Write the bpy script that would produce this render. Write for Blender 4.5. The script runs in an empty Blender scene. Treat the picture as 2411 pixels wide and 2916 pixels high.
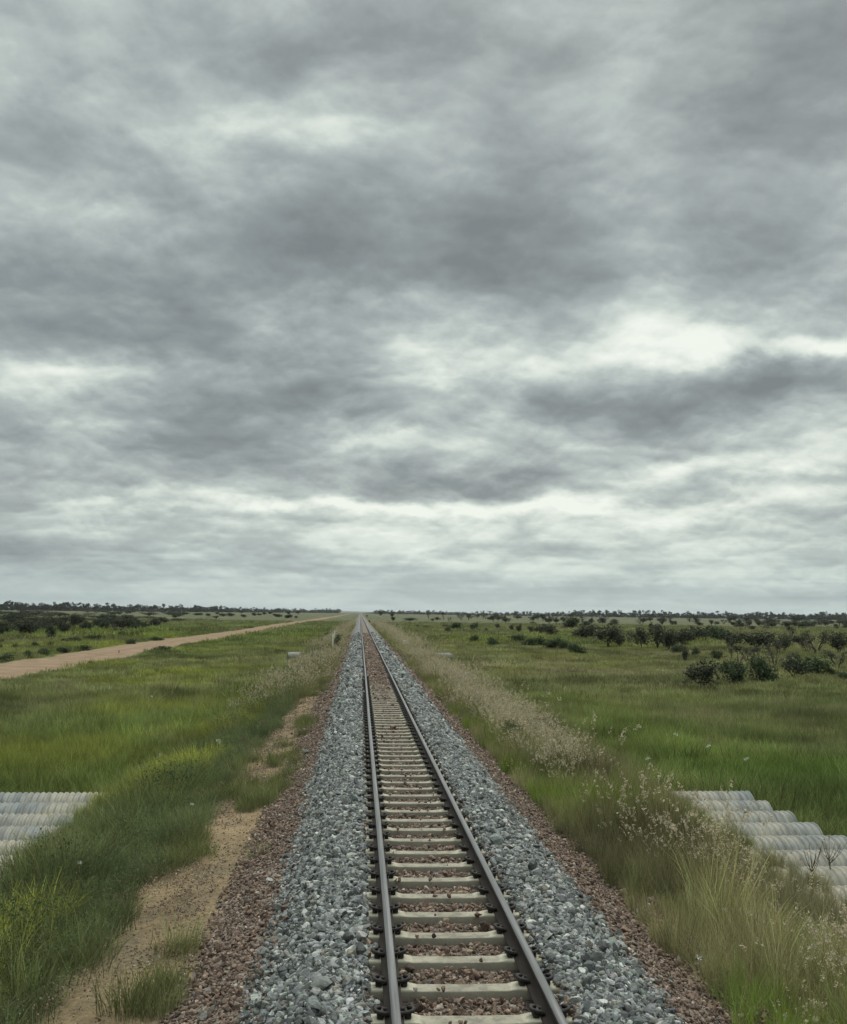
import bpy, bmesh, math
import numpy as np
from mathutils import Matrix, Vector

SC = bpy.context.scene
COL = SC.collection
PI = math.pi
R = np.random.default_rng(11)

# ------------------------------------------------------------------ camera geometry (photo pixels, 2411 wide)
FPX, CX, CY = 3029.0, 2411 / 2, 2916 / 2
CAM = np.array((-0.86, 0.0, 2.94))
VPX, VPY, ROLL = 1025.0, 1743.5, 0.0125
def nrm(v): v = np.asarray(v, float); return v / np.linalg.norm(v)
_yc = nrm((VPX - CX, -(VPY - CY), -FPX))
_t = nrm((VPX + 1000 - CX, -(VPY + 1000 * ROLL - CY), -FPX))
_zc = nrm(np.cross(_t, _yc))
_xc = np.cross(_yc, _zc)
W2C = np.array((_xc, _yc, _zc)).T          # camera <- world
C2W = W2C.T
def ray(px, py): return nrm(C2W @ np.array((px - CX, -(py - CY), -FPX)))
def on_plane(px, py, z):
    d = ray(px, py)
    return CAM + d * ((z - CAM[2]) / d[2])
def depth(p): return -(W2C @ (np.asarray(p) - CAM))[2]

# ------------------------------------------------------------------ noise
def _hash(ix, iy, seed):
    h = (ix.astype(np.int64) * 374761393 + iy.astype(np.int64) * 668265263 + seed * 1442695041) & 0xFFFFFFFF
    h = ((h ^ (h >> 13)) * 1274126177) & 0xFFFFFFFF
    return ((h ^ (h >> 16)) & 0xFFFF) / 65535.0
def vnoise(x, y, seed=0):
    x = np.asarray(x, float); y = np.asarray(y, float)
    ix, iy = np.floor(x), np.floor(y)
    fx, fy = x - ix, y - iy
    fx = fx * fx * (3 - 2 * fx); fy = fy * fy * (3 - 2 * fy)
    a, b = _hash(ix, iy, seed), _hash(ix + 1, iy, seed)
    c, d = _hash(ix, iy + 1, seed), _hash(ix + 1, iy + 1, seed)
    return (a * (1 - fx) + b * fx) * (1 - fy) + (c * (1 - fx) + d * fx) * fy
def fbm(x, y, seed=0, octv=4):
    s, a, t = 0, 0.5, 0
    for k in range(octv):
        s = s + a * vnoise(np.asarray(x) * 2 ** k + 17.3 * k, np.asarray(y) * 2 ** k - 9.1 * k, seed + k); t += a; a *= 0.5
    return s / t
def sstep(a, b, x):
    t = np.clip((np.asarray(x, float) - a) / (b - a), 0, 1); return t * t * (3 - 2 * t)
def mix(a, b, t):
    t = np.asarray(t)[..., None]; return np.asarray(a) * (1 - t) + np.asarray(b) * t

# ------------------------------------------------------------------ terrain
LX = [-1e5, -60, -9, -6.9, -4.4, -3.75, -2.5, -1.95, 0, 1.95, 2.5, 3.3, 6.9, 9, 60, 1e5]
LZ = [-2.15, -2.1, -2.1, -2.05, -1.2, -0.88, -0.74, -0.56, -0.5, -0.56, -0.74, -0.95, -2.05, -2.1, -2.1, -2.15]
CX_ = [-1e5, -60, -9, -7.0, -6.0, -3.75, -2.5, -1.95, 0, 1.95, 2.5, 3.3, 6.0, 7.0, 9, 60, 1e5]
CZ_ = [-2.15, -2.1, -2.3, -2.3, -1.05, -0.88, -0.74, -0.56, -0.5, -0.56, -0.74, -0.9, -1.05, -2.3, -2.3, -2.1, -2.15]
CULV = [(11.6, 25.6), (107.5, 118.5)]
def ground_z(x, y):
    x = np.asarray(x, float); y = np.asarray(y, float)
    w = 0
    for a, b in CULV: w = np.maximum(w, sstep(a - 2.2, a, y) * (1 - sstep(b, b + 2.2, y)))
    z = np.interp(x, LX, LZ) * (1 - w) + np.interp(x, CX_, CZ_) * w
    out = sstep(7.5, 16, np.abs(x))
    z = z + out * (0.5 * (fbm(x / 45, y / 45, 3) - 0.5) + 0.25 * (fbm(x / 9, y / 9, 5) - 0.5))
    edge = sstep(2.4, 3.2, np.abs(x)) * (1 - out)
    z = z + edge * 0.22 * (fbm(x / 1.6, y / 1.6, 8) - 0.5) + (1 - edge) * (1 - out) * 0.05 * (fbm(x / .8, y / .8, 9) - .5)
    # the road sits in a shallow graded strip
    return z
def from_px(px, py, ymax=1900.0):
    z = -2.1
    for _ in range(4):
        d = ray(px, py)
        t = (z - CAM[2]) / d[2] if d[2] < -1e-5 else 1e9
        p = CAM + d * t
        if p[1] > ymax or t < 0: p = CAM + d * (ymax / d[1])
        z = float(ground_z(p[0], p[1]))
    return np.array((p[0], p[1], z))

# ------------------------------------------------------------------ objects
def tag(o, label=None, cat=None, group=None, kind=None):
    if label: o['label'] = label
    if cat: o['category'] = cat
    if group: o['group'] = group
    if kind: o['kind'] = kind
    return o
def mesh_data(name, v, faces, mats=(), attrs=None, mi=None, smooth=False):
    me = bpy.data.meshes.new(name)
    v = np.asarray(v, np.float32).reshape(-1, 3)
    if not isinstance(faces, list): faces = [faces]
    faces = [np.asarray(f, np.int32) for f in faces if len(f)]
    me.vertices.add(len(v)); me.vertices.foreach_set('co', v.ravel())
    tot = np.concatenate([np.full(len(f), f.shape[1], np.int32) for f in faces])
    st = np.concatenate(([0], np.cumsum(tot)[:-1])).astype(np.int32)
    lv = np.concatenate([f.ravel() for f in faces])
    me.loops.add(len(lv)); me.loops.foreach_set('vertex_index', lv)
    me.polygons.add(len(tot)); me.polygons.foreach_set('loop_start', st); me.polygons.foreach_set('loop_total', tot)
    if mi is not None: me.polygons.foreach_set('material_index', np.asarray(mi, np.int32))
    if smooth: me.polygons.foreach_set('use_smooth', np.ones(len(tot), bool))
    for m in mats: me.materials.append(m)
    for k, a in (attrs or {}).items():
        a = np.asarray(a, np.float32)
        at = me.attributes.new(k, 'FLOAT' if a.ndim == 1 else 'FLOAT_VECTOR', 'POINT')
        at.data.foreach_set('value' if a.ndim == 1 else 'vector', a.ravel())
    me.update(calc_edges=True)
    return me
def obj(name, me, parent=None, link=True):
    o = bpy.data.objects.new(name, me)
    if link: COL.objects.link(o)
    if parent: o.parent = parent
    return o
def empty(name, loc=(0, 0, 0)):
    o = bpy.data.objects.new(name, None); o.location = loc; o.empty_display_size = 0.2; COL.objects.link(o); return o
class MB:
    def __init__(s): s.v = []; s.f = {}; s.n = 0; s.mi = {}
    def add(s, v, f, m=0):
        v = np.asarray(v, float).reshape(-1, 3); f = np.asarray(f, int)
        k = (f.shape[1], m); s.f.setdefault(k, []).append(f + s.n); s.v.append(v); s.n += len(v)
    def box(s, c, d, m=0, ch=0.0):
        c = np.array(c); d = np.array(d) / 2
        if ch <= 0:
            v = np.array([(x, y, z) for x in (-1, 1) for y in (-1, 1) for z in (-1, 1)]) * d + c
            s.add(v, [(0, 1, 3, 2), (4, 6, 7, 5), (0, 4, 5, 1), (2, 3, 7, 6), (0, 2, 6, 4), (1, 5, 7, 3)], m)
        else:
            bm = bmesh.new(); bmesh.ops.create_cube(bm, size=1.0)
            for q in bm.verts: q.co = Vector((q.co.x * 2 * d[0], q.co.y * 2 * d[1], q.co.z * 2 * d[2]))
            bmesh.ops.bevel(bm, geom=bm.edges[:], offset=ch, segments=2, affect='EDGES', profile=0.5)
            bmesh.ops.triangulate(bm, faces=bm.faces[:])
            bm.verts.index_update()
            s.add([np.array(q.co) + c for q in bm.verts], [[q.index for q in f.verts] for f in bm.faces], m); bm.free()
    def tube(s, pts, rad, n=6, m=0, cap=True):
        pts = np.asarray(pts, float); rad = np.broadcast_to(rad, len(pts))
        t = np.gradient(pts, axis=0); t /= np.linalg.norm(t, axis=1)[:, None] + 1e-9
        up = np.array((0, 0, 1.0)) if abs(t[0][2]) < 0.9 else np.array((1.0, 0, 0))
        a = np.cross(up, t); a /= np.linalg.norm(a, axis=1)[:, None] + 1e-9
        b = np.cross(t, a)
        th = np.arange(n) * 2 * PI / n
        ring = pts[:, None] + rad[:, None, None] * (np.cos(th)[None, :, None] * a[:, None] + np.sin(th)[None, :, None] * b[:, None])
        k = len(pts); i, j = np.meshgrid(np.arange(k - 1), np.arange(n), indexing='ij'); j2 = (j + 1) % n
        s.add(ring, np.stack((i * n + j, i * n + j2, (i + 1) * n + j2, (i + 1) * n + j), -1).reshape(-1, 4), m)
        if cap:
            for e in (0, k - 1):
                v = np.vstack((ring[e], pts[e])); q = np.arange(n)
                s.add(v, np.stack((q, (q + 1) % n, np.full(n, n)), -1), m)
    def data(s, name, mats, smooth=False, attrs=None):
        ks = list(s.f); fs = [np.vstack(s.f[k]) for k in ks]
        mi = np.concatenate([np.full(len(f), k[1]) for f, k in zip(fs, ks)])
        return mesh_data(name, np.vstack(s.v), fs, mats, attrs, mi, smooth)

# ------------------------------------------------------------------ materials
class NT:
    def __init__(s, tree): s.t = tree; tree.nodes.clear()
    def n(s, typ, **kw):
        nd = s.t.nodes.new(typ); ins = kw.pop('i', {})
        for k, v in kw.items(): setattr(nd, k, v)
        for k, v in ins.items():
            if isinstance(v, bpy.types.NodeSocket): s.t.links.new(v, nd.inputs[k])
            else: nd.inputs[k].default_value = v
        return nd
    def math(s, op, a, b=0.0, c=0.0, clamp=False): return s.n('ShaderNodeMath', operation=op, use_clamp=clamp, i={0: a, 1: b, 2: c}).outputs[0]
    def vmath(s, op, a, b=(0, 0, 0), c=(0, 0, 0), out='Vector'): return s.n('ShaderNodeVectorMath', operation=op, i={0: a, 1: b, 2: c}).outputs[out]
    def ramp(s, f, stops):
        nd = s.n('ShaderNodeValToRGB', i={0: f}); e = nd.color_ramp.elements
        while len(e) < len(stops): e.new(0.5)
        for k, (p, c) in enumerate(stops): e[k].position = p; e[k].color = tuple(c) + (1,) if len(c) == 3 else c
        return nd.outputs[0]
    def rng(s, f, a, b, c, d): return s.n('ShaderNodeMapRange', i={0: f, 1: a, 2: b, 3: c, 4: d}).outputs[0]
    def mixc(s, f, a, b, blend='MIX'): return s.n('ShaderNodeMix', data_type='RGBA', blend_type=blend, i={0: f, 6: a, 7: b}).outputs[2]
    def noise(s, vec, scale, detail=4, rough=0.5, out=0, **k):
        i = {'Scale': scale, 'Detail': detail, 'Roughness': rough}
        if vec is not None: i['Vector'] = vec
        i.update(k); return s.n('ShaderNodeTexNoise', i=i).outputs[out]
    def attr(s, name, typ='GEOMETRY'): return s.n('ShaderNodeAttribute', attribute_name=name, attribute_type=typ).outputs['Vector']
def material(name):
    m = bpy.data.materials.new(name); m.use_nodes = True; return m, NT(m.node_tree)
def principled(t, col, rough=0.8, metal=0.0, spec=0.3, normal=None, **k):
    i = {'Base Color': col, 'Roughness': rough, 'Metallic': metal, 'Specular IOR Level': spec}
    if normal is not None: i['Normal'] = normal
    i.update(k)
    b = t.n('ShaderNodeBsdfPrincipled', i=i)
    t.n('ShaderNodeOutputMaterial', i={0: b.outputs[0]}); return b
def rgba(c): return (*c, 1.0)
def bump(t, h, strength=0.5, dist=0.02, nrm_=None):
    i = {'Height': h, 'Strength': strength, 'Distance': dist}
    if nrm_ is not None: i['Normal'] = nrm_
    return t.n('ShaderNodeBump', i=i).outputs[0]
def pos(t): return t.n('ShaderNodeNewGeometry').outputs['Position']
def opos(t): return t.n('ShaderNodeTexCoord').outputs['Object']

def mat_leafy(name, translucent=0.3, source='INSTANCER', vary=0.25, const=None, hue=None, lift=.55):
    m, t = material(name)
    col = t.attr('tint', source) if const is None else t.n('ShaderNodeRGB').outputs[0]
    if const is not None: col.node.outputs[0].default_value = rgba(const)
    r = t.n('ShaderNodeNewGeometry').outputs['Random Per Island']
    k = t.rng(r, 0, 1, 1 - vary, 1 + vary)
    c = t.vmath('SCALE', col); c.node.inputs['Scale'].default_value = 1; t.t.links.new(k, c.node.inputs['Scale'])
    # some blades are drier than others
    r2 = t.n('ShaderNodeTexWhiteNoise', noise_dimensions='1D', i={'W': r}).outputs[0]
    c = t.mixc(t.math('MULTIPLY', t.math('GREATER_THAN', r2, 0.86), 0.4), c, rgba(hue or (.20, .17, .08)))
    N_ = t.vmath('NORMALIZE', t.vmath('MULTIPLY_ADD', t.n('ShaderNodeNewGeometry').outputs['Normal'], (1 - lift,) * 3, (0, 0, lift)))
    d = t.n('ShaderNodeBsdfDiffuse', i={0: c, 'Normal': N_}); tr = t.n('ShaderNodeBsdfTranslucent', i={0: c})
    mx = t.n('ShaderNodeMixShader', i={0: translucent, 1: d.outputs[0], 2: tr.outputs[0]})
    t.n('ShaderNodeOutputMaterial', i={0: mx.outputs[0]})
    return m
M = {}
M['grass'] = mat_leafy('grass_blade', 0.35)
M['seed'] = mat_leafy('seed_plume', 0.4, const=(.47, .405, .275), hue=(.54, .49, .38), vary=.35)
M['stalk'] = mat_leafy('dry_stalk', 0.2, const=(.24, .19, .10), vary=.3)
M['foliage'] = mat_leafy('scrub_foliage', 0.2, const=(.066, .074, .052), hue=(.11, .105, .065), vary=.4)
M['foliage_green'] = mat_leafy('shrub_foliage', 0.25, const=(.064, .084, .046), hue=(.11, .12, .06), vary=.4)
M['foliage_sparse'] = mat_leafy('sparse_foliage', 0.2, const=(.085, .085, .062), hue=(.12, .10, .07), vary=.4)
M['far'] = mat_leafy('far_foliage', 0.15, const=(.055, .062, .050), hue=(.08, .08, .06), vary=.35)
M['petal'] = mat_leafy('flower_petal', 0.3, const=(.70, .70, .62), hue=(.6, .58, .45), vary=.1)
m, t = material('bark'); principled(t, t.ramp(t.noise(opos(t), 9, 4), [(.3, (.05, .042, .035)), (.7, (.13, .11, .09))]), .9); M['bark'] = m
m, t = material('dry_bark'); principled(t, t.ramp(t.noise(opos(t), 25, 4), [(.3, (.06, .04, .03)), (.7, (.12, .085, .06))]), .9); M['dry_bark'] = m

# stones: per-instance tint with a little surface mottling
m, t = material('stone')
c = t.attr('tint', 'INSTANCER'); nz = t.noise(opos(t), 3.0, 4, .6)
c = t.mixc(.55, c, t.ramp(nz, [(.3, (.35, .35, .35)), (.7, (1.3, 1.3, 1.3))]), 'MULTIPLY')
principled(t, c, .75, spec=.35, normal=bump(t, nz, .4, .05)); M['stone'] = m

# ballast bed under the loose stones: stone-sized cells, grey shoulders, brown crib and toes
m, t = material('ballast_bed')
P = pos(t)
vo = t.n('ShaderNodeTexVoronoi', i={'Vector': P, 'Scale': 21.0, 'Randomness': 1.0})
cell = t.n('ShaderNodeSeparateColor', i={0: vo.outputs['Color']}).outputs[0]
grey = t.ramp(cell, [(0, (.06, .064, .060)), (.45, (.135, .14, .135)), (.8, (.22, .224, .213)), (1, (.36, .355, .33))])  # grey and brown ramps darkened in place of the stones' self-shadow
brown = t.ramp(cell, [(0, (.075, .058, .046)), (.5, (.15, .116, .090)), (1, (.26, .21, .165))])
ax = t.math('ABSOLUTE', t.n('ShaderNodeSeparateXYZ', i={0: P}).outputs[0])
wob = t.math('MULTIPLY_ADD', t.noise(P, 2.5, 3), .35, t.math('SUBTRACT', ax, .175))
isg = t.math('MULTIPLY', t.math('GREATER_THAN', wob, .64), t.math('LESS_THAN', wob, 1.80))
c = t.mixc(isg, brown, grey)
c = t.mixc(t.math('LESS_THAN', t.math('ABSOLUTE', t.math('SUBTRACT', wob, .5685)), .16), c, rgba((.045, .034, .028)))     # oil and brake dust beside the rails
principled(t, c, .85, normal=bump(t, vo.outputs['Distance'], 1.0, .03)); M['bed'] = m

# ground: per-vertex cover colour (species patches, bare sand) with small procedural break-up
m, t = material('ground_cover')
P = pos(t); c = t.attr('cover')
n1 = t.noise(P, .9, 6, .65); n2 = t.noise(P, .035, 6, .6); n3 = t.noise(P, 14, 3, .6)
c = t.mixc(1.0, c, t.ramp(n1, [(.25, (.62, .62, .6)), (.75, (1.35, 1.35, 1.3))]), 'MULTIPLY')
c = t.mixc(1.0, c, t.ramp(n2, [(.3, (.80, .86, .80)), (.7, (1.2, 1.14, 1.15))]), 'MULTIPLY')
c = t.mixc(.8, c, t.ramp(n3, [(.3, (.6, .6, .6)), (.7, (1.35, 1.35, 1.35))]), 'MULTIPLY')
principled(t, c, .95, spec=.1, normal=bump(t, n3, .6, .03, bump(t, n1, .6, .25))); M['ground'] = m

m, t = material('dirt_road')
P = pos(t); n1 = t.noise(P, .5, 6, .65); n2 = t.noise(P, 6, 4, .6)
st = t.noise(t.vmath('MULTIPLY', P, (1.1, .03, 1)), 1.0, 4, .6)
c = t.ramp(n1, [(.3, (.19, .127, .079)), (.7, (.285, .200, .132))])
c = t.mixc(t.rng(st, .5, .75, 0, .5), c, rgba((.15, .09, .05)))
c = t.mixc(.5, c, t.ramp(n2, [(.3, (.7, .7, .7)), (.7, (1.25, 1.25, 1.25))]), 'MULTIPLY')
principled(t, c, .95, spec=.1, normal=bump(t, n1, .5, .08)); M['road'] = m

m, t = material('concrete_sleeper')
P = opos(t); W = pos(t)
n1 = t.noise(W, 3.0, 5, .6); n2 = t.noise(W, 45, 4, .6); n3 = t.noise(W, 9, 4, .65)
c = t.ramp(n1, [(.3, (.34, .308, .228)), (.7, (.49, .455, .355))])
c = t.mixc(t.rng(n3, .52, .75, 0, .55), c, rgba((.27, .215, .14)))
zz = t.n('ShaderNodeSeparateXYZ', i={0: P}).outputs[2]
dirt = t.math('MULTIPLY', t.rng(t.math('MULTIPLY_ADD', t.math('SUBTRACT', n3, .5), .03, zz), .001, -.012, 0, 1), .85)     # darker grey-brown tone on the sides, below the top edges
c = t.mixc(dirt, c, rgba((.150, .132, .102)))
c = t.mixc(.5, c, t.ramp(n2, [(.3, (.75, .75, .75)), (.7, (1.2, 1.2, 1.2))]), 'MULTIPLY')
principled(t, c, .85, normal=bump(t, n2, .25, .004)); M['concrete'] = m

m, t = material('rusty_rail')
P = pos(t); v = t.vmath('MULTIPLY', P, (30, 3, 30)); n1 = t.noise(v, 1.0, 5, .6)
principled(t, t.ramp(n1, [(.3, (.022, .016, .013)), (.7, (.048, .035, .028))]), .8, spec=.25, normal=bump(t, n1, .2, .003)); M['rust'] = m
m, t = material('polished_rail_head')
P = pos(t); v = t.vmath('MULTIPLY', P, (150, .8, 10)); n1 = t.noise(v, 1.0, 4, .5)
principled(t, t.ramp(n1, [(.35, (.17, .168, .165)), (.65, (.27, .268, .262))]), t.rng(n1, .3, .7, .28, .42), 1.0); M['polish'] = m
m, t = material('clip_iron')
n1 = t.noise(pos(t), 40, 3); principled(t, t.ramp(n1, [(.3, (.018, .017, .016)), (.7, (.05, .042, .036))]), .7); M['clip'] = m

m, t = material('corrugated_pipe')
P = pos(t); n1 = t.noise(P, 1.3, 5, .6); n2 = t.noise(t.vmath('MULTIPLY', P, (9, 1.5, 1.5)), 1.0, 4, .6); n3 = t.noise(P, 18, 4, .6)
c = t.ramp(n1, [(.35, (.17, .19, .19)), (.6, (.27, .255, .21))])
c = t.mixc(t.rng(n2, .46, .62, 0, .8), c, rgba((.10, .105, .10)))
far = t.rng(t.math('ABSOLUTE', t.n('ShaderNodeSeparateXYZ', i={0: P}).outputs[0]), 6.2, 8.2, .75, 0)   # dust washed off the bank
c = t.mixc(t.math('MULTIPLY', far, t.rng(n1, .35, .6, .3, 1)), c, rgba((.34, .295, .22)))
c = t.mixc(.4, c, t.ramp(n3, [(.3, (.75, .75, .75)), (.7, (1.2, 1.2, 1.2))]), 'MULTIPLY')
principled(t, c, .65, metal=.15, spec=.3); M['pipe'] = m
def flat(name, c, r=.7, **k):
    m, t = material(name); n = t.noise(opos(t), 6, 4)
    principled(t, t.mixc(1.0, rgba(c), t.ramp(n, [(.3, (.8, .8, .8)), (.7, (1.1, 1.1, 1.1))]), 'MULTIPLY'), r, **k); M[name] = m
flat('sign_white', (.82, .80, .74)); flat('sign_black', (.02, .02, .02)); flat('post_white', (.68, .66, .56)); flat('steel_post', (.25, .25, .24), .5, metal=.6)
flat('black_rubber', (.015, .015, .016)); flat('stick_brown', (.10, .07, .045)); flat('hills', (.07, .09, .075), .95)

# ------------------------------------------------------------------ cover colours (shared by the ground sheet and the grass on it)
OLIVE, GREEN, LIME, DARK = (.235, .235, .104), (.182, .222, .068), (.265, .285, .060), (.110, .124, .056)
TAN, SAND, GRAV, PALE = (.31, .27, .16), (.225, .160, .100), (.170, .122, .088), (.215, .220, .135)
def grass_tint(x, y):
    x = np.asarray(x, float); y = np.asarray(y, float)
    a = fbm(x / 30, y / 42, 21); b = fbm(x / 6, y / 9, 31); c = fbm(x / 2.2, y / 3, 41, 3)
    left = sstep(-2, -10, x)
    g = mix(OLIVE, GREEN, np.clip(sstep(.42, .62, a) * .75 + .35 * left, 0, 1))
    g = mix(g, LIME, sstep(.54, .72, b) * (.35 + .5 * left) * (1 - sstep(120, 300, y)))
    g = mix(g, DARK, sstep(.52, .70, 1 - b) * .65)
    g = mix(g, TAN, sstep(.56, .76, fbm(x / 14, y / 18, 51)) * (.5 - .25 * left))
    # lush wet hollows beside the culvert
    for cx, cy, rx, ry, col, k in ((13, 33, 6, 5, (.120, .195, .044), .8), (20, 26, 10, 4.5, (.075, .125, .038), .75), (11, 46, 3.5, 11, (.165, .215, .055), .7), (-11, 28, 5, 4.5, (.105, .145, .045), .8), (-9, 36, 3.4, 8, (.175, .205, .055), .6), (-5, 52, 3, 22, (.14, .175, .045), .5)):
        g = mix(g, col, k * np.exp(-((x - cx) / rx) ** 2 - ((y - cy) / ry) ** 2))
    # embankment slopes
    sl = sstep(-7.2, -6.2, x) * (x < 0) * (1 - sstep(60, 110, y))
    lw = mix((.150, .175, .072), (.285, .295, .060), sstep(.36, .58, fbm(x / 1.7 + 3, y / 3.2, 61)) * sstep(-3.9, -4.9, x))
    lw = mix(lw, (.078, .098, .052), sstep(.55, .72, fbm(x / 1.2, y / 1.6, 62)) * .7)
    g = g * (1 - sl[..., None]) + lw * sl[..., None]
    sr = (1 - sstep(6.6, 8.5, x)) * (x > 0)
    rw = mix((.225, .232, .088), (.29, .262, .135), fbm(x / 1.5, y / 3, 63))
    rw = mix(rw, (.16, .215, .045), sstep(.52, .68, fbm(x / 1.5, y / 2.5, 64)))
    rw = mix(rw, (.115, .110, .062), sstep(.52, .68, fbm(x / 1.1, y / 1.7, 65)) * .8)
    g = g * (1 - sr[..., None]) + rw * sr[..., None]
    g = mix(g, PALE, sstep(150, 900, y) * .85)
    return g * (0.45 + 1.1 * c)[..., None]
def cover(x, y):
    g = grass_tint(x, y) * mix(np.ones(3) * .62, np.ones(3) * .48, sstep(300, 700, y))  # sheet colour darkened in place of the grass's self-shading, more with distance
    e = .6 * (fbm(x / .9, y / 1.4, 71) - .5) + 1.1 * (fbm(x / 2.5, y / 4, 72) - .5)
    xl = x + e
    bare = sstep(-3.85, -3.55, xl) * (1 - sstep(2.8, 3.2, x + .5 * e))
    far = 1 - .7 * sstep(35, 90, y)
    grav = sstep(-2.55, -2.1, x + .5 * e)
    s = mix(SAND, GRAV, grav)
    s = mix(s, (.15, .115, .08), sstep(.46, .68, fbm(x / .5, y / .6, 74)) * .8)
    g = mix(g, s, bare * np.where(x < -2.3, far, 1))
    pad = (np.abs(x) > 5.6) * (np.abs(x) < 8.6) * (y > 10.5) * (y < 25)
    g = mix(g, (.30, .255, .185), pad * .85)
    return g

# ------------------------------------------------------------------ ground sheet
def spread(lo, hi, d0, k, lim):
    a = [0.0]; d = d0
    while a[-1] < hi: a.append(a[-1] + d); d = min(d * k, lim)
    return a
xs = np.arange(-9, 9.01, .2); e = np.array(spread(0, 14000, .22, 1.07, 900))[1:]
xs = np.concatenate((-(9 + e)[::-1], xs, 9 + e))
ys = np.arange(2, 40, .3); e = np.array(spread(0, 26000, .32, 1.03, 700))
ys = np.concatenate(((-60, -25, -10, -4, -1), ys, 40 + e))
X, Y = np.meshgrid(xs, ys); Z = ground_z(X, Y)
nx, ny = len(xs), len(ys)
i, j = np.meshgrid(np.arange(ny - 1), np.arange(nx - 1), indexing='ij'); q = i * nx + j
V = np.stack((X, Y, Z), -1).reshape(-1, 3)
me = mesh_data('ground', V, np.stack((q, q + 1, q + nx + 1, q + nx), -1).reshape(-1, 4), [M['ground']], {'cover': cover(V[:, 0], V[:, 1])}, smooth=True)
tag(obj('ground', me), 'flat grassy plain with the raised railway bank running across it', 'ground', kind='structure')

# road: parallel to the line, ragged edges, follows the ground
def road_x(y): return -29.3 + 1.3 * (fbm(y / 120, y * 0, 83) - .5) + .6 * (fbm(y / 25, y * 0, 84) - .5)
ry = np.concatenate((np.arange(20, 200, .7), 200 + np.array(spread(0, 3400, .8, 1.03, 60))))
u = np.linspace(-1, 1, 15)
U, RY = np.meshgrid(u, ry)
lw_ = 4.1 + 1.6 * (fbm(ry / 5, ry * 0, 85) - .5) + 1.6 * (fbm(ry / 30, ry * 0, 86) - .5); rw_ = 4.1 + 1.6 * (fbm(ry / 4, ry * 0, 87) - .5) + 1.6 * (fbm(ry / 33, ry * 0, 88) - .5)
RX = road_x(RY) + np.where(U < 0, U * lw_[:, None], U * rw_[:, None])
RZ = ground_z(RX, RY) + .16 * (1 - U ** 4) + .02 - .02 * np.cos(U * 9) * (np.abs(U) < .8) - .05 * (np.abs(U) > .99)
nx2 = len(u); i, j = np.meshgrid(np.arange(len(ry) - 1), np.arange(nx2 - 1), indexing='ij'); q = i * nx2 + j
me = mesh_data('dirt_road', np.stack((RX, RY, RZ), -1), np.stack((q, q + 1, q + nx2 + 1, q + nx2), -1).reshape(-1, 4), [M['road']], smooth=True)
tag(obj('dirt_road', me), 'reddish dirt road running beside the railway across the plain', 'road', kind='structure')

# low far hills
for sgn, x0, x1, hh in ((-1, -4200, 900, 40), (1, 300, 2500, 30)):
    hx = np.linspace(x0, x1, 90); prof = hh * (.35 + .9 * fbm(hx / 900, hx * 0, 91 + sgn)) * sstep(0, .12, (hx - x0) / (x1 - x0)) * (1 - sstep(.8, 1, (hx - x0) / (x1 - x0)))
    rows = [(0, 0), (300, .6), (700, 1.0), (1200, .7), (1900, 0)]
    V = np.array([[(x, 24000 + dy, -12 + p * k) for x, p in zip(hx, prof)] for dy, k in rows])
    n = len(hx); i, j = np.meshgrid(np.arange(len(rows) - 1), np.arange(n - 1), indexing='ij'); q = i * n + j
    me = mesh_data('hills', V, np.stack((q, q + 1, q + n + 1, q + n), -1).reshape(-1, 4), [M['hills']], smooth=True)
    tag(obj('hills', me), 'low blue hills far beyond the end of the line' if sgn < 0 else 'faint low rise on the horizon beside the vanishing track', 'hills', kind='structure')

# ------------------------------------------------------------------ track
def wig(y): return .010 * (vnoise(np.asarray(y) / 9.0, np.asarray(y) * 0, 95) - .5) * 2 + .05 * (fbm(np.asarray(y) / 60, np.asarray(y) * 0, 96) - .5)
# ballast bed
bx = np.array([-2.62, -2.3, -1.95, -1.75, -1.5, -1.25, -1.1, -.8, -.62, -.56, -.45, -.2, 0, .2, .45, .56, .62, .8, 1.1, 1.25, 1.5, 1.75, 1.95, 2.3, 2.62])
def bed_z(x, y):
    x = np.asarray(x, float); y = np.asarray(y, float)
    a = np.abs(x)
    near = np.interp(a, [0, .42, .68, .8, 1.22, 1.75, 1.95, 2.3, 2.62, 9], [-.070, -.075, -.075, .004, .004, -.37, -.455, -.62, -.80, -.9])
    farz = np.interp(a, [0, .45, .62, .8, 1.22, 1.75, 1.95, 2.3, 2.62, 9], [-.015, -.02, -.03, -.02, -.005, -.37, -.455, -.62, -.80, -.9])
    w = sstep(34, 50, y)
    return near * (1 - w) + farz * w + .03 * (fbm(x / .25, y / .25, 97, 3) - .5) * (a < 2.4)
by = np.concatenate((np.arange(-6, 60, .25), 60 + np.array(spread(0, 4000, .3, 1.03, 60))))
X, Y = np.meshgrid(bx, by); n = len(bx); i, j = np.meshgrid(np.arange(len(by) - 1), np.arange(n - 1), indexing='ij'); q = i * n + j
me = mesh_data('gravel_bed', np.stack((X, Y, bed_z(X, Y)), -1), np.stack((q, q + 1, q + n + 1, q + n), -1).reshape(-1, 4), [M['bed']], smooth=True)
tag(obj('gravel_bed', me), 'bed of grey and brown ballast carrying the single track', 'ballast', kind='structure')

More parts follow.
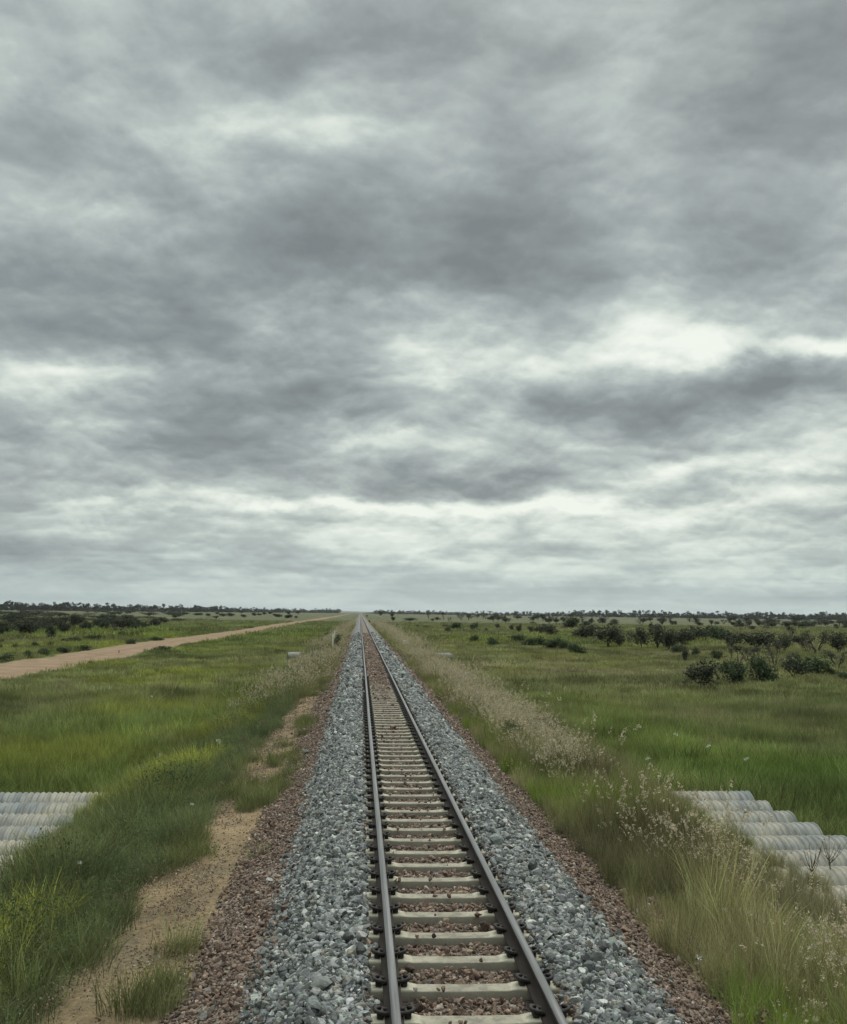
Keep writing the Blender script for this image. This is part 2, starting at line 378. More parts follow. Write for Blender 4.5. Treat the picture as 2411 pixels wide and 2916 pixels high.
RZ0 = .012; RH = .158
prof = [(-.07, 0), (-.07, .011), (-.03, .022), (-.0085, .04), (-.0085, .105), (-.03, .120), (-.035, .124), (-.035, .146), (-.032, .152), (-.024, .1565), (0, .158), (.024, .1565), (.032, .152), (.035, .146), (.035, .124), (.03, .120), (.0085, .105), (.0085, .04), (.03, .022), (.07, .011), (.07, 0)]
ry = np.concatenate((np.arange(-6, 80, 1.0), 80 + np.array(spread(0, 4000, 1, 1.04, 80))))
for s, lab in ((-1, 'steel rail with flat bright head, on the bare sandy side of the track'), (1, 'steel rail showing a broad dark inner flank, on the seed grass side')):
    n = len(prof)
    V = np.array([[(s * .5685 + wig(y) + px, y, RZ0 + pz) for px, pz in prof] for y in ry])
    i, j = np.meshgrid(np.arange(len(ry) - 1), np.arange(n - 1), indexing='ij'); q = i * n + j
    f = np.stack((q, q + n, q + n + 1, q + 1), -1).reshape(-1, 4)
    mi = np.where((j.ravel() >= 8) & (j.ravel() <= 11), 1, 0)
    me = mesh_data('rail', V, [f], [M['rust'], M['polish']], mi=mi)
    tag(obj('rail', me), lab, 'rail', 'rails of the single track')

# sleepers with spring clips
def sleeper_mesh():
    xs_ = np.array([-1.075, -1.06, -.80, -.74, -.43, -.36, 0, .36, .43, .74, .80, 1.06, 1.075])
    tz = np.array([-.02, -.004, .0, .010, .010, -.006, -.010, -.006, .010, .010, .0, -.004, -.02])
    prof_ = []
    for x, z in zip(xs_, tz):
        tw = .088 if abs(x) < 1.06 else .084
        prof_.append([(x, -.13, -.22), (x, -tw - .002, z - .009), (x, -tw + .003, z - .002), (x, -tw + .009, z), (x, tw - .009, z), (x, tw - .003, z - .002), (x, tw + .002, z - .009), (x, .13, -.22)])
    V = np.array(prof_); k = 8
    i, j = np.meshgrid(np.arange(len(xs_) - 1), np.arange(k), indexing='ij'); j2 = (j + 1) % k; q = i * k
    f = np.stack((q + j, q + j2, q + k + j2, q + k + j), -1).reshape(-1, 4)
    caps = np.array([list(range(k - 1, -1, -1)), [(len(xs_) - 1) * k + c for c in range(k)]])
    return mesh_data('sleeper', V, [f, caps], [M['concrete']])
def clip_mesh(s):     # s = +1: clip on the +x side of its rail
    b = MB()
    b.box((s * .100, 0, .026), (.052, .09, .056), ch=.012)          # cast shoulder
    th = np.linspace(0, 1, 15)
    path = [(s * .045, -.045, .036), (s * .07, -.05, .044), (s * .105, -.052, .052), (s * .135, -.045, .062), (s * .142, -.02, .068), (s * .125, .0, .070), (s * .105, .012, .066), (s * .125, .03, .062), (s * .14, .048, .054), (s * .12, .06, .048), (s * .085, .058, .042), (s * .05, .05, .036)]
    b.tube(path, .015, 7)
    b.box((s * .052, 0, .026), (.03, .075, .016), ch=.004)        # insulator pad
    return b.data('clip', [M['clip']])
SLM = sleeper_mesh(); CLM = {1: clip_mesh(1), -1: clip_mesh(-1)}
ORD = 'first second third fourth fifth sixth seventh eighth ninth tenth eleventh twelfth thirteenth fourteenth fifteenth sixteenth seventeenth eighteenth nineteenth twentieth'.split()
S0 = 8.617 - .685 + .098
sl0 = empty('sleeper', (0, 0, 0)); b = obj('beam', SLM, sl0)
for rs in (-1, 1):
    for s in (-1, 1):
        c = obj('clip', CLM[s], sl0); c.location = (rs * .5685, 0, .012)
SLY = [S0 + .685 * k for k in range(-2, 60)]
for k, y in enumerate(SLY):
    if k == 0: o = sl0
    else:
        o = sl0.copy(); COL.objects.link(o)
        for ch in sl0.children:
            c = ch.copy(); COL.objects.link(c); c.parent = o
    r = k - 2
    o.location = (float(wig(y)), y + R.uniform(-.012, .012), R.uniform(-.004, .004)); o.rotation_euler = (R.uniform(-.01, .01), 0, R.uniform(-.006, .006))
    if 0 <= r < 20: lab = 'pale concrete sleeper with black clips, %s one up from the bottom edge' % ORD[r]
    elif r < 0: lab = 'pale concrete sleeper with black clips, below the bottom edge of the view'
    else: lab = 'dusty concrete sleeper up the track, beyond the first twenty and before the gravelled stretch'
    tag(o, lab, 'sleeper', 'concrete sleepers under the rails')

# ------------------------------------------------------------------ scatter by geometry nodes (only for stuff)
def scatter(name, protos, P, rot, scl, tint, idx, label, cat):
    col = bpy.data.collections.new(name + '_kinds')
    for o in protos: col.objects.link(o)
    me = bpy.data.meshes.new(name); me.vertices.add(len(P)); me.vertices.foreach_set('co', np.asarray(P, np.float32).ravel())
    for k, a in (('rot', rot), ('scl', scl), ('tint', tint)):
        at = me.attributes.new(k, 'FLOAT_VECTOR', 'POINT'); at.data.foreach_set('vector', np.asarray(a, np.float32).ravel())
    at = me.attributes.new('idx', 'INT', 'POINT'); at.data.foreach_set('value', np.asarray(idx, np.int32))
    for p in protos:
        for mm in p.data.materials:
            if mm.name not in me.materials: me.materials.append(mm)
    o = obj(name, me)
    g = bpy.data.node_groups.new(name + '_scatter', 'GeometryNodeTree')
    g.interface.new_socket('Geometry', in_out='INPUT', socket_type='NodeSocketGeometry')
    g.interface.new_socket('Geometry', in_out='OUTPUT', socket_type='NodeSocketGeometry')
    N, L = g.nodes, g.links
    gi, go = N.new('NodeGroupInput'), N.new('NodeGroupOutput')
    ci = N.new('GeometryNodeCollectionInfo'); ci.inputs['Collection'].default_value = col
    ci.inputs['Separate Children'].default_value = True; ci.inputs['Reset Children'].default_value = True
    ip = N.new('GeometryNodeInstanceOnPoints'); ip.inputs['Pick Instance'].default_value = True
    def na(nm, ty):
        a = N.new('GeometryNodeInputNamedAttribute'); a.data_type = ty; a.inputs['Name'].default_value = nm; return a.outputs['Attribute']
    L.new(gi.outputs[0], ip.inputs['Points']); L.new(ci.outputs[0], ip.inputs['Instance'])
    L.new(na('idx', 'INT'), ip.inputs['Instance Index']); L.new(na('rot', 'FLOAT_VECTOR'), ip.inputs['Rotation']); L.new(na('scl', 'FLOAT_VECTOR'), ip.inputs['Scale'])
    L.new(ip.outputs[0], go.inputs[0])
    md = o.modifiers.new('scatter', 'NODES'); md.node_group = g
    return tag(o, label, cat, kind='stuff')

# stones
def stone(k):
    bm = bmesh.new(); bmesh.ops.create_icosphere(bm, subdivisions=2, radius=.5)
    st = R.uniform(.65, 1.25, 3); st[2] *= .8
    cut = [(nrm(R.normal(size=3)), R.uniform(.20, .38)) for _ in range(9)]
    for v in bm.verts:
        c = np.array(v.co) * (1 + R.uniform(-.12, .12))
        for d, h in cut:                                   # split faces: push points back onto random planes
            e = c @ d - h
            if e > 0: c = c - d * e
        v.co = Vector(c * st)
    me = bpy.data.meshes.new('stone'); bm.to_mesh(me); bm.free(); me.materials.append(M['stone'])
    return bpy.data.objects.new('stone', me)
STONES = [stone(k) for k in range(12)]
def pal(n, cols, wts, jit=.18):
    cols = np.array(cols); c = cols[R.choice(len(cols), n, p=np.array(wts) / sum(wts))]
    return c * R.uniform(1 - jit, 1 + jit, (n, 1)) * R.uniform(.96, 1.04, (n, 3))
GREYS = [(.085, .088, .083), (.165, .17, .161), (.24, .245, .232), (.33, .332, .312), (.50, .495, .455), (.25, .225, .18)]
BROWNS = [(.088, .057, .042), (.16, .104, .075), (.23, .155, .112), (.31, .222, .162), (.44, .37, .29), (.16, .155, .14)]
Pg, Sg, Tg = [], [], []
def ybins(a, b, dens_fn):
    ed = np.geomspace(a, b, 40)
    for y0, y1 in zip(ed[:-1], ed[1:]): yield y0, y1, dens_fn((y0 + y1) / 2)
def strip(x0, x1, y0, y1, dens):
    n = R.poisson(abs(x1 - x0) * (y1 - y0) * dens)
    return np.stack((R.uniform(min(x0, x1), max(x0, x1), n), R.uniform(y0, y1, n)), -1)
gs, bs = [], []
for y0, y1, k in ybins(5.5, 150, lambda y: min(1.0, (22 / y) ** 1.3)):
    big = 1 / math.sqrt(k)
    for s in (-1, 1):
        p = strip(s * .66, s * 1.95, y0, y1, 1150 * k); e = .28 * (fbm(p[:, 0] * 3, p[:, 1] * 2, 101) - .5) + R.normal(0, .10, len(p))
        ok = (np.abs(p[:, 0]) + e < (1.68 if s < 0 else 1.80)) & ((np.abs(p[:, 0]) + e > .74) | (R.random(len(p)) < .35)); gs.append(np.column_stack((p[ok], np.full(ok.sum(), big))))
        p = strip(s * 1.48, s * (3.1 if s > 0 else 2.6), y0, y1, 620 * k); e = .3 * (fbm(p[:, 0] * 3, p[:, 1] * 2, 101) - .5) + R.normal(0, .10, len(p))
        ok = np.abs(p[:, 0]) + e > (1.60 if s < 0 else 1.74); bs.append(np.column_stack((p[ok], np.full(ok.sum(), big * .85))))
        p = strip(s * .60, s * .80, y0, y1, 500 * k); bs.append(np.column_stack((p, np.full(len(p), big * .9))))
    for s in (-1, 1):
        p = strip(s * .76, s * 1.2, y0, y1, 700 * k); gs.append(np.column_stack((p, np.full(len(p), big))))
    p = strip(-.6, .6, y0, y1, 880 * k); bs.append(np.column_stack((p, np.full(len(p), big * .9))))
    p = strip(-4.2, -2.5, y0, y1, 620 * k); p = p[R.random(len(p)) < .25 + .75 * sstep(.4, .6, fbm(p[:, 0] / .5, p[:, 1] / .7, 75))]; bs.append(np.column_stack((p, np.full(len(p), big * .44))))
SLYa = np.array(SLY)
def keep(p):     # not on a sleeper, not through a rail
    d = np.min(np.abs(p[:, 1][:, None] - SLYa[None]), axis=1)
    on_sl = (d < .122) & (np.abs(p[:, 0]) < 1.1) & (p[:, 1] < 50)
    on_sl &= np.abs(p[:, 0]) < .74     # shoulder ballast buries the sleeper ends
    rail = np.abs(np.abs(p[:, 0]) - .5685) < .105
    return p[~on_sl & ~rail]
def place(p, grey):
    p = keep(p); n = len(p); s = p[:, 2:3] * R.lognormal(0, .33, (n, 1)) * (.056 if grey else .050)
    zb = np.maximum(bed_z(p[:, 0], p[:, 1]), ground_z(p[:, 0], p[:, 1]))
    z = zb + s[:, 0] * R.uniform(.0, .42, n) * (1 if grey else .8)
    over = np.min(np.abs(p[:, 1][:, None] - SLYa[None]), axis=1) < .125
    z = np.where(over & (np.abs(p[:, 0]) < 1.1), np.maximum(z, .012 + .2 * s[:, 0]), z)
    return np.column_stack((p[:, :2], z)), R.uniform(0, 6.28, (n, 3)), np.repeat(s, 3, 1) * R.uniform(.85, 1.15, (n, 3)), R.integers(0, 12, n)
P, ro, sc, ix = place(np.vstack(gs), True)
scatter('ballast_stones', STONES, P, ro, sc, pal(len(P), GREYS, (4, 5, 5, 3.4, 1.2, .6)), ix, 'broken blue grey ballast stones on both shoulders of the track', 'ballast')
P, ro, sc, ix = place(np.vstack(bs), False)
# a few stray stones lying on sleepers
n = 7; k = R.integers(0, 40, n)
ex = np.column_stack((R.uniform(-.42, .42, n), SLYa[k] + R.uniform(.03, .10, n), np.full(n, .022)))
P = np.vstack((P, ex)); ro = np.vstack((ro, R.uniform(0, 6, (n, 3)))); sc = np.vstack((sc, np.full((n, 3), .034))); ix = np.concatenate((ix, R.integers(0, 12, n)))
tn = pal(len(P), BROWNS, (3, 5, 4, 2.2, .5, .5)); sandy = P[:, 0] < -2.45 - .25 * R.random(len(P)); tn[sandy] = pal(sandy.sum(), [(.24, .17, .11), (.32, .235, .155), (.16, .115, .08), (.42, .36, .28)], (4, 3, 3, .6))
scatter('brown_gravel', [bpy.data.objects.new('stone', o.data) for o in STONES], P, ro, sc, tn, ix, 'dusty red brown gravel between the rails and along the bank', 'gravel')

# ------------------------------------------------------------------ grass
def blades(n, rad, h, w, lean, hv=.35, up=0.0):
    a = R.uniform(0, 2 * PI, n); r = rad * np.sqrt(R.random(n)); base = np.stack((r * np.cos(a), r * np.sin(a), np.full(n, -.04)), -1)
    d = a + R.normal(0, .9, n); dr = np.stack((np.cos(d), np.sin(d), 0 * d), -1)
    H = h * R.uniform(1 - hv, 1 + hv, n); Ln = lean * R.uniform(.3, 1.3, n)
    t = np.array((0, .35, .7, 1.0))
    c = base[:, None] + dr[:, None] * (Ln * H)[:, None, None] * (t ** 1.8)[None, :, None]
    c[:, :, 2] += (H[:, None] + .04) * t[None] * (1 - .3 * np.minimum(Ln, 1.2)[:, None] * t[None])
    pa = d + PI / 2 + R.normal(0, .6, n); pv = np.stack((np.cos(pa), np.sin(pa), 0 * pa), -1)
    ww = w * R.uniform(.7, 1.3, n)[:, None] * np.array((.8, 1, .7, .12))[None]
    V = np.stack((c - pv[:, None] * ww[..., None] / 2, c + pv[:, None] * ww[..., None] / 2), 2).reshape(-1, 3)
    q = (np.arange(n) * 8)[:, None] + np.array((0, 2, 4))[None]
    return V, np.stack((q, q + 1, q + 3, q + 2), -1).reshape(-1, 4), c[:, 3], dr
def proto(b, mats): return bpy.data.objects.new('tuft', b.data('tuft', mats))
def leafquads(C, size, flatn=0.0):
    n = len(C); a = R.normal(size=(n, 3)); a /= np.linalg.norm(a, axis=1)[:, None]
    u = R.normal(size=(n, 3)); u -= a * (u * a).sum(1)[:, None]; u /= np.linalg.norm(u, axis=1)[:, None]; v = np.cross(a, u)
    s = np.broadcast_to(size, n)[:, None] * R.uniform(.6, 1.3, (n, 1))
    V = np.stack((C - u * s, C + v * s * .45, C + u * s, C - v * s * .45), 1).reshape(-1, 3)
    return V, (np.arange(n) * 4)[:, None] + np.arange(4)[None]
def tuft_short(k):
    b = MB(); V, f, _, _ = blades(60, .24, .34, .0068, .6); b.add(V, f); return proto(b, [M['grass']])
def tuft_tall(k):
    b = MB(); V, f, _, _ = blades(46, .17, .62, .0065, .42); b.add(V, f)
    V, f, _, _ = blades(7, .12, .72, .004, .3); b.add(V, f, 1); return proto(b, [M['grass'], M['stalk']])
def tuft_seed(k):
    b = MB(); V, f, _, _ = blades(34, .16, .50, .006, .45); b.add(V, f)
    V, f, tip, dr = blades(7, .13, .80, .0035, .36, .2); b.add(V, f, 1)
    for p, d in zip(tip, dr):
        m_ = 13; tt = R.random(m_); C = p + d * (.06 * tt - .03)[:, None] + np.stack((R.normal(0, .012, m_), R.normal(0, .012, m_), .10 * tt - .075), -1)
        V, f = leafquads(C, .017); b.add(V, f, 2)
    return proto(b, [M['grass'], M['stalk'], M['seed']])
def tuft_weed(k):
    b = MB(); n = 320; a = R.uniform(0, 6.28, n); z = R.random(n); r = .27 * np.sqrt(R.random(n)) * (.5 + .8 * z)
    V, f = leafquads(np.stack((r * np.cos(a), r * np.sin(a), .02 + .42 * z * R.uniform(.6, 1, n)), -1), .015); b.add(V, f)
    V, f, _, _ = blades(26, .24, .44, .006, .6); b.add(V, f); return proto(b, [M['grass']])
def clump(k, n=170, rad=.95, h=.21, w=.022):
    b = MB(); V, f, _, _ = blades(n, rad, h, w, .7, .5); b.add(V, f); return proto(b, [M['grass']])
def in_view(p, m=.13, m2=3.0):
    lat = p[:, 0] - CAM[0]; return (lat > -(.34 + m) * p[:, 1] - m2) & (lat < (.46 + m) * p[:, 1] + m2)
def sample(x0, x1, y0, y1, dens):
    p = strip(x0, x1, y0, y1, dens); return p[in_view(p)]
def on_road(p, m=1.1, pad=0): return (p[:, 0] - road_x(p[:, 1]) < 3.6 + pad + 2.4 * (fbm(p[:, 0] / 3, p[:, 1] / 6, 113) - .5)) & (p[:, 0] - road_x(p[:, 1]) > -4.3 - .3 * pad) if pad else (np.abs(p[:, 0] - road_x(p[:, 1])) < 4.0 + m * (fbm(p[:, 0] / 2, p[:, 1] / 3, 111) * 4 - 3)) 
def on_pipes(p):
    o = np.zeros(len(p), bool)
    for (a, b) in CULV: o |= (np.abs(p[:, 0]) > 5.9 + 1.3 * fbm(p[:, 0] * 1.2, p[:, 1] * .6, 112)) & (np.abs(p[:, 0]) < 8.9) & (p[:, 1] > a - .4) & (p[:, 1] < b - .4)
    return o
def grass(name, mk, nv, p, hs, label, tint=None, spread_=.25, tilt=.12):
    n = len(p); protos = [mk(k) for k in range(nv)]
    s = np.clip(R.lognormal(0, spread_, n), .5, 1.9) * hs
    scl = np.stack((s, s, s * R.uniform(.8, 1.2, n)), -1)
    rot = np.stack((R.normal(0, tilt, n), R.normal(0, tilt, n), R.uniform(0, 6.28, n)), -1)
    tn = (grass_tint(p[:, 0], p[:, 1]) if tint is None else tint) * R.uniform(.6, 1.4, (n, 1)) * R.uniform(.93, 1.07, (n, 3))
    scatter(name, protos, np.column_stack((p, ground_z(p[:, 0], p[:, 1]))), rot, scl, tn, R.integers(0, nv, n), label, 'grass')
    return n
tot = {}
# plain, near
p = np.vstack([sample(-30, -6.3, 8, 62, 13), sample(6.5, 40, 8, 62, 13)]); p = p[~on_road(p) & ~on_pipes(p)]
hs = .75 + .8 * fbm(p[:, 0] / 3, p[:, 1] / 4, 121)
hs *= 1 + .5 * np.exp(-((p[:, 0] - 18) / 12) ** 2 - ((p[:, 1] - 29) / 5) ** 2) + .4 * np.exp(-((p[:, 0] + 12) / 6) ** 2 - ((p[:, 1] - 28) / 4) ** 2)
tot['field'] = grass('field_grass', tuft_short, 6, p, hs, 'green grass covering the plain on both sides of the bank')
# taller tussocks and drier tufts breaking up the plain
p = np.vstack([sample(-30, -6.6, 10, 75, 2.2), sample(6.8, 44, 10, 75, 2.2)]); p = p[~on_road(p) & ~on_pipes(p)]
kk = fbm(p[:, 0] / 1.6, p[:, 1] / 2.2, 141) + .3 * (fbm(p[:, 0] / 7, p[:, 1] / 11, 142) - .5); p = p[kk > .56]
v = fbm(p[:, 0] / 3, p[:, 1] / 5, 143)
tn = grass_tint(p[:, 0], p[:, 1]); tn = np.where((v < .47)[:, None], tn * .42, np.where((v > .56)[:, None], mix(tn, (.33, .31, .17), .55), tn * 1.2))
tot['tussock'] = grass('tussocks', tuft_short, 5, p, .95 + .65 * fbm(p[:, 0], p[:, 1], 144), 'coarser dark and dry tussocks standing in the grass of the plain', tint=tn)
# plain, middle distance and far
p = np.vstack([sample(-90, -6.3, 58, 170, 1.5), sample(6.5, 100, 58, 170, 1.5)]); p = p[~on_road(p, pad=1.2) & ~on_pipes(p)]
hs = .6 + .9 * fbm(p[:, 0] / 6, p[:, 1] / 8, 122)
tot['mid'] = grass('plain_grass', clump, 6, p, hs, 'patchy green and olive grass across the middle of the plain')
p = np.vstack([sample(-260, -6.5, 165, 520, .26), sample(6.5, 300, 165, 520, .26)]); p = p[~on_road(p, pad=2.5)]
hs = .7 + 1.0 * fbm(p[:, 0] / 14, p[:, 1] / 20, 123)
tot['far'] = grass('distant_grass', lambda k: clump(k, 130, 1.9, .26, .06), 4, p, hs, 'pale olive grass on the distant plain below the tree line')
# bank slope beside the sand: leafy weeds and grass
def edge(p): return .6 * (fbm(p[:, 0] / .9, p[:, 1] / 1.4, 71) - .5) + 1.1 * (fbm(p[:, 0] / 2.5, p[:, 1] / 4, 72) - .5)
p = sample(-7.2, -3.2, 4.5, 110, 26); e = edge(p); thin = sstep(45, 110, p[:, 1])
p = p[((p[:, 0] + e < -3.62 + .9 * thin) & ~on_pipes(p)) & (R.random(len(p)) < np.minimum(1, (30 / p[:, 1])) + .12)]
hs = (.6 + .8 * fbm(p[:, 0] / 1.2, p[:, 1] / 1.8, 124)) * (.75 + .35 * sstep(-4.0, -5.0, p[:, 0])) * (1 - .45 * sstep(-4.9, -6.2, p[:, 0]) * (1 - sstep(24, 30, p[:, 1])))
w = R.random(len(p)) < .12 + .30 * sstep(-5.2, -4.2, p[:, 0])
tot['weed'] = grass('bank_weeds', tuft_weed, 5, p[w], hs[w], 'dark leafy weeds on the bank below the bare sand', tint=mix((.085, .108, .056), (.11, .135, .055), fbm(p[w][:, 0], p[w][:, 1], 137)))
tot['bank'] = grass('bank_grass', tuft_short, 5, p[~w], hs[~w] * 1.0, 'dense lime and dark green grass on the bank below the bare sand')
# scattered tufts on the sand
p = sample(-4.0, -2.2, 6, 60, 30); p = p[(fbm(p[:, 0] / .7, p[:, 1] / 1.5, 131) + .10 * np.exp(-((p[:, 0] + 2.75) / .35) ** 2) + .3 * np.exp(-((p[:, 1] - 22.5) / 1.0) ** 2) + .12 * np.exp(-((p[:, 1] - 28) / 1.5) ** 2) > .655)]
tot['sandtuft'] = grass('sparse_tufts', tuft_short, 4, p, .42 + .5 * fbm(p[:, 0] / .5, p[:, 1] / .9, 135), 'sparse yellowish tufts growing out of the bare sand', tint=mix((.175, .185, .070), (.125, .140, .062), fbm(p[:, 0] / .8, p[:, 1] / 1.5, 136)))
# far part of the sandy side grows over
p = sample(-6.5, -2.2, 42, 330, 3); p = p[R.random(len(p)) < np.minimum(1, (60 / p[:, 1]) ** 1.2) * sstep(40, 75, p[:, 1] + 10 * (p[:, 0] < -3))]
p = p[~on_pipes(p) & ~((np.abs(p[:, 0] + 4.0) < 1.3) & (p[:, 1] > 98) & (p[:, 1] < 117))]
tot['seedL'] = grass('dry_seed_grass', tuft_seed, 4, p, 1.0 + .35 * sstep(80, 250, p[:, 1]), 'dry seeding grass growing over the sandy shoulder farther up the line', tint=mix((.17, .185, .075), (.22, .20, .10), fbm(p[:, 0] / 2, p[:, 1] / 4, 132)))
# seed-grass verge
p = sample(2.5, 7.4, 5, 330, 26); e = edge(p)
p = p[(p[:, 0] + .6 * e > 2.55) & ~on_pipes(p) & (R.random(len(p)) < np.minimum(1, (24 / p[:, 1]) ** 1.15) + .02)]
big = 1 + .45 * sstep(50, 200, p[:, 1])
sd = fbm(p[:, 0] / 1.3, p[:, 1] / 2.6, 133) + .14 * np.exp(-((p[:, 0] - 4.9) / 1.2) ** 2) + .10 * sstep(25, 80, p[:, 1])
w = sd + .10 * (R.random(len(p)) - .5) > np.where(p[:, 1] < 26, .655, .585) + .10 * sstep(.9, 1.8, np.abs(p[:, 0] - 4.5))
hs = (.42 + .72 * fbm(p[:, 0] / 1.1, p[:, 1] / 2, 134)) * big * (.62 + .45 * sstep(2.5, 3.8, p[:, 0])) * (1 - .58 * sstep(4.2, 5.9, p[:, 0]) * (1 - sstep(24, 34, p[:, 1]))) * (1 + .15 * sstep(26, 45, p[:, 1]))
tot['seed'] = grass('pink_seed_grass', tuft_seed, 6, p[w], hs[w] * 1.05, 'tall dry grass with pinkish seed heads along the verge of the track')
tot['verge'] = grass('verge_grass', tuft_tall, 6, p[~w], hs[~w], 'tall olive and green grass along the verge of the track')
print('SCATTER', tot)

# ------------------------------------------------------------------ corrugated culvert pipes
def pipe_mesh(L0, L1, Rr=.53):
    pitch = .125; n = int((L1 - L0) / pitch * 8); xs_ = np.linspace(L0, L1, n); m_ = 40
    th = np.arange(m_) * 2 * PI / m_
    rr = Rr + .019 * np.sin(2 * PI * xs_ / pitch)
    V = np.stack((np.repeat(xs_[:, None], m_, 1), rr[:, None] * np.cos(th), rr[:, None] * np.sin(th)), -1)
    ri = V * np.array((1, .955, .955))
    i, j = np.meshgrid(np.arange(n - 1), np.arange(m_), indexing='ij'); j2 = (j + 1) % m_
    f = np.stack((i * m_ + j, (i + 1) * m_ + j, (i + 1) * m_ + j2, i * m_ + j2), -1).reshape(-1, 4); o = n * m_
    g = f[:, ::-1] + o; q = np.arange(m_); q2 = (q + 1) % m_
    e1 = np.stack((q, q2, q2 + o, q + o), -1); b_ = (n - 1) * m_; e2 = np.stack((b_ + q2, b_ + q, b_ + q + o, b_ + q2 + o), -1)
    return mesh_data('culvert_pipe', np.concatenate((V.reshape(-1, 3), ri.reshape(-1, 3))), [f, g, e1, e2], [M['pipe']], smooth=True)
PM = pipe_mesh(-8.75, 8.15)
names = ['corrugated culvert pipe, the one deepest up the line in the row through the bank'] + ['corrugated culvert pipe in the row through the bank, %s from the dark grass end' % w_ for w_ in ('second', 'third', 'fourth', 'fifth', 'sixth', 'seventh')] + ['dusty corrugated culvert pipe at the near sandy end of the row through the bank']
for k in range(8):
    o = obj('culvert_pipe', PM); o.location = (R.uniform(-.05, .05), 24.35 - 1.22 * k, -1.60 + R.uniform(-.015, .015)); o.rotation_euler = (0, 0, math.radians(1.6))
    tag(o, names[k], 'culvert pipe', 'culvert pipes through the bank by the sand')
PM2 = pipe_mesh(-8.3, 8.9)
for k, lab in enumerate(('small distant grey culvert pipe past the white sign, front one of three', 'distant grey culvert pipe past the white sign, middle of three', 'distant grey culvert pipe past the white sign, rear one of three')):
    o = obj('culvert_pipe', PM2); o.scale = (1, .85, .85); o.location = (0, 111.6 + 1.1 * k, -1.72); o.rotation_euler = (0, 0, math.radians(9)); tag(o, lab, 'culvert pipe', 'distant culvert pipes')

# ------------------------------------------------------------------ kilometre sign, posts, small things
p = np.array((3.95, 113.0)); gz_ = float(ground_z(*p)); s = empty('kilometre_sign', (p[0], p[1], gz_))
tag(s, 'small white kilometre sign reading 156 above the seed grass', 'sign')
b = MB(); b.box((0, 0, .86 - .02), (.46, .012, .34), ch=.005); board = obj('sign_board', b.data('sign_board', [M['sign_white']]), s)
b = MB(); b.tube([(0, .03, -.3), (0, .03, 1.0)], .025, 8); obj('post', b.data('post', [M['steel_post']]), s)
cu = bpy.data.curves.new('numerals', 'FONT'); cu.body = '156'; cu.size = .26; cu.align_x = 'CENTER'; cu.align_y = 'CENTER'; cu.extrude = .0015; cu.offset = .006
tx = bpy.data.objects.new('numerals', cu); COL.objects.link(tx)
dg = bpy.context.evaluated_depsgraph_get(); me = bpy.data.meshes.new_from_object(tx.evaluated_get(dg)); bpy.data.objects.remove(tx)
me.materials.clear(); me.materials.append(M['sign_black'])
o = obj('numerals', me, board); o.location = (0, -.009, .84); o.rotation_euler = (PI / 2, 0, 0); o['label'] = 'black numerals 156'
for (px, py, H_, w_, lab) in ((947, 1851, 1.25, .13, 'white wooden peg standing in the grass beside the ballast'), (951.5, 1841, 1.5, .11, 'thin white peg half hidden behind the other white peg')):
    q = from_px(px, py); 
    d = 116 if H_ < 1.4 else 128
    x = CAM[0] + ray(px, py)[0] / ray(px, py)[1] * d; z = float(ground_z(x, d))
    s = empty('marker_post', (x, d, z)); tag(s, lab, 'marker post')
    b = MB(); b.box((0, 0, H_ / 2 - .1), (w_, w_ * .8, H_ + .5), ch=.008); obj('post', b.data('post', [M['post_white']]), s)
    b = MB(); b.box((0, 0, H_ + .16 + .02), (w_ * 1.15, w_ * .95, .05), ch=.012); obj('cap', b.data('cap', [M['post_white']]), s)
q = from_px(260, 1895); b = MB(); b.box((0, 0, .22), (.62, .3, .24), ch=.04); b.box((-.12, 0, .36), (.2, .24, .08), ch=.02)
o = obj('rubber_block', b.data('rubber_block', [M['black_rubber']])); o.location = q; o.rotation_euler = (0, .08, .3); tag(o, 'small black block lying on the green grass beside the dirt road', 'block')
q = from_px(338, 1863); b = MB(); b.tube([(0, 0, -.1), (.02, 0, .2), (-.01, .01, .42)], [.05, .045, .04], 7); b.tube([(.01, 0, .28), (.10, .02, .40)], [.025, .018], 6)
o = obj('stump', b.data('stump', [M['stick_brown']])); o.location = q; tag(o, 'short brown stump at the grassy edge of the dirt road', 'stump')
# dry weed stalks in front of the pipes
def weed(px, py, H_, lab, base_z=-1.15):
    q = on_plane(px, py, base_z); q[2] = float(ground_z(q[0], q[1])) ; s = empty('dry_weed', q); tag(s, lab, 'weed')
    b = MB(); top = base_z - q[2]
    b.tube([(0, 0, -.05), (.01, 0, top), (0, .01, top + .2)], [.012, .009, .007], 6)
    tips = []
    for k in range(13):
        a = R.uniform(0, 6.28); l = H_ * R.uniform(.5, 1.0); sp = R.uniform(.3, 1.5)
        z0 = top + R.uniform(.02, .2)
        pts = [(0, .005, z0), (sp * l * .35 * math.cos(a), sp * l * .35 * math.sin(a), z0 + l * .45), (sp * l * .62 * math.cos(a), sp * l * .62 * math.sin(a), z0 + l)]
        b.tube(pts, [.005, .0035, .0025], 5); tips.append(pts[-1])
    obj('stalk', b.data('stalk', [M['dry_bark']]), s)
    b = MB()
    for tp in tips[:4]:
        C = np.array(tp) + R.normal(0, .01, (9, 3)) + np.stack((0 * np.arange(9), 0 * np.arange(9), np.linspace(-.07, .02, 9)), -1); V, f = leafquads(C, .014); b.add(V, f)
    obj('seed_head', b.data('seed_head', [M['stalk']]), s)
weed(2312, 2500, .42, 'leafless branching dry weed standing before the grey culvert pipes')
weed(2362, 2478, .40, 'smaller dry weed with dark seed heads beside the branching one', -1.1)
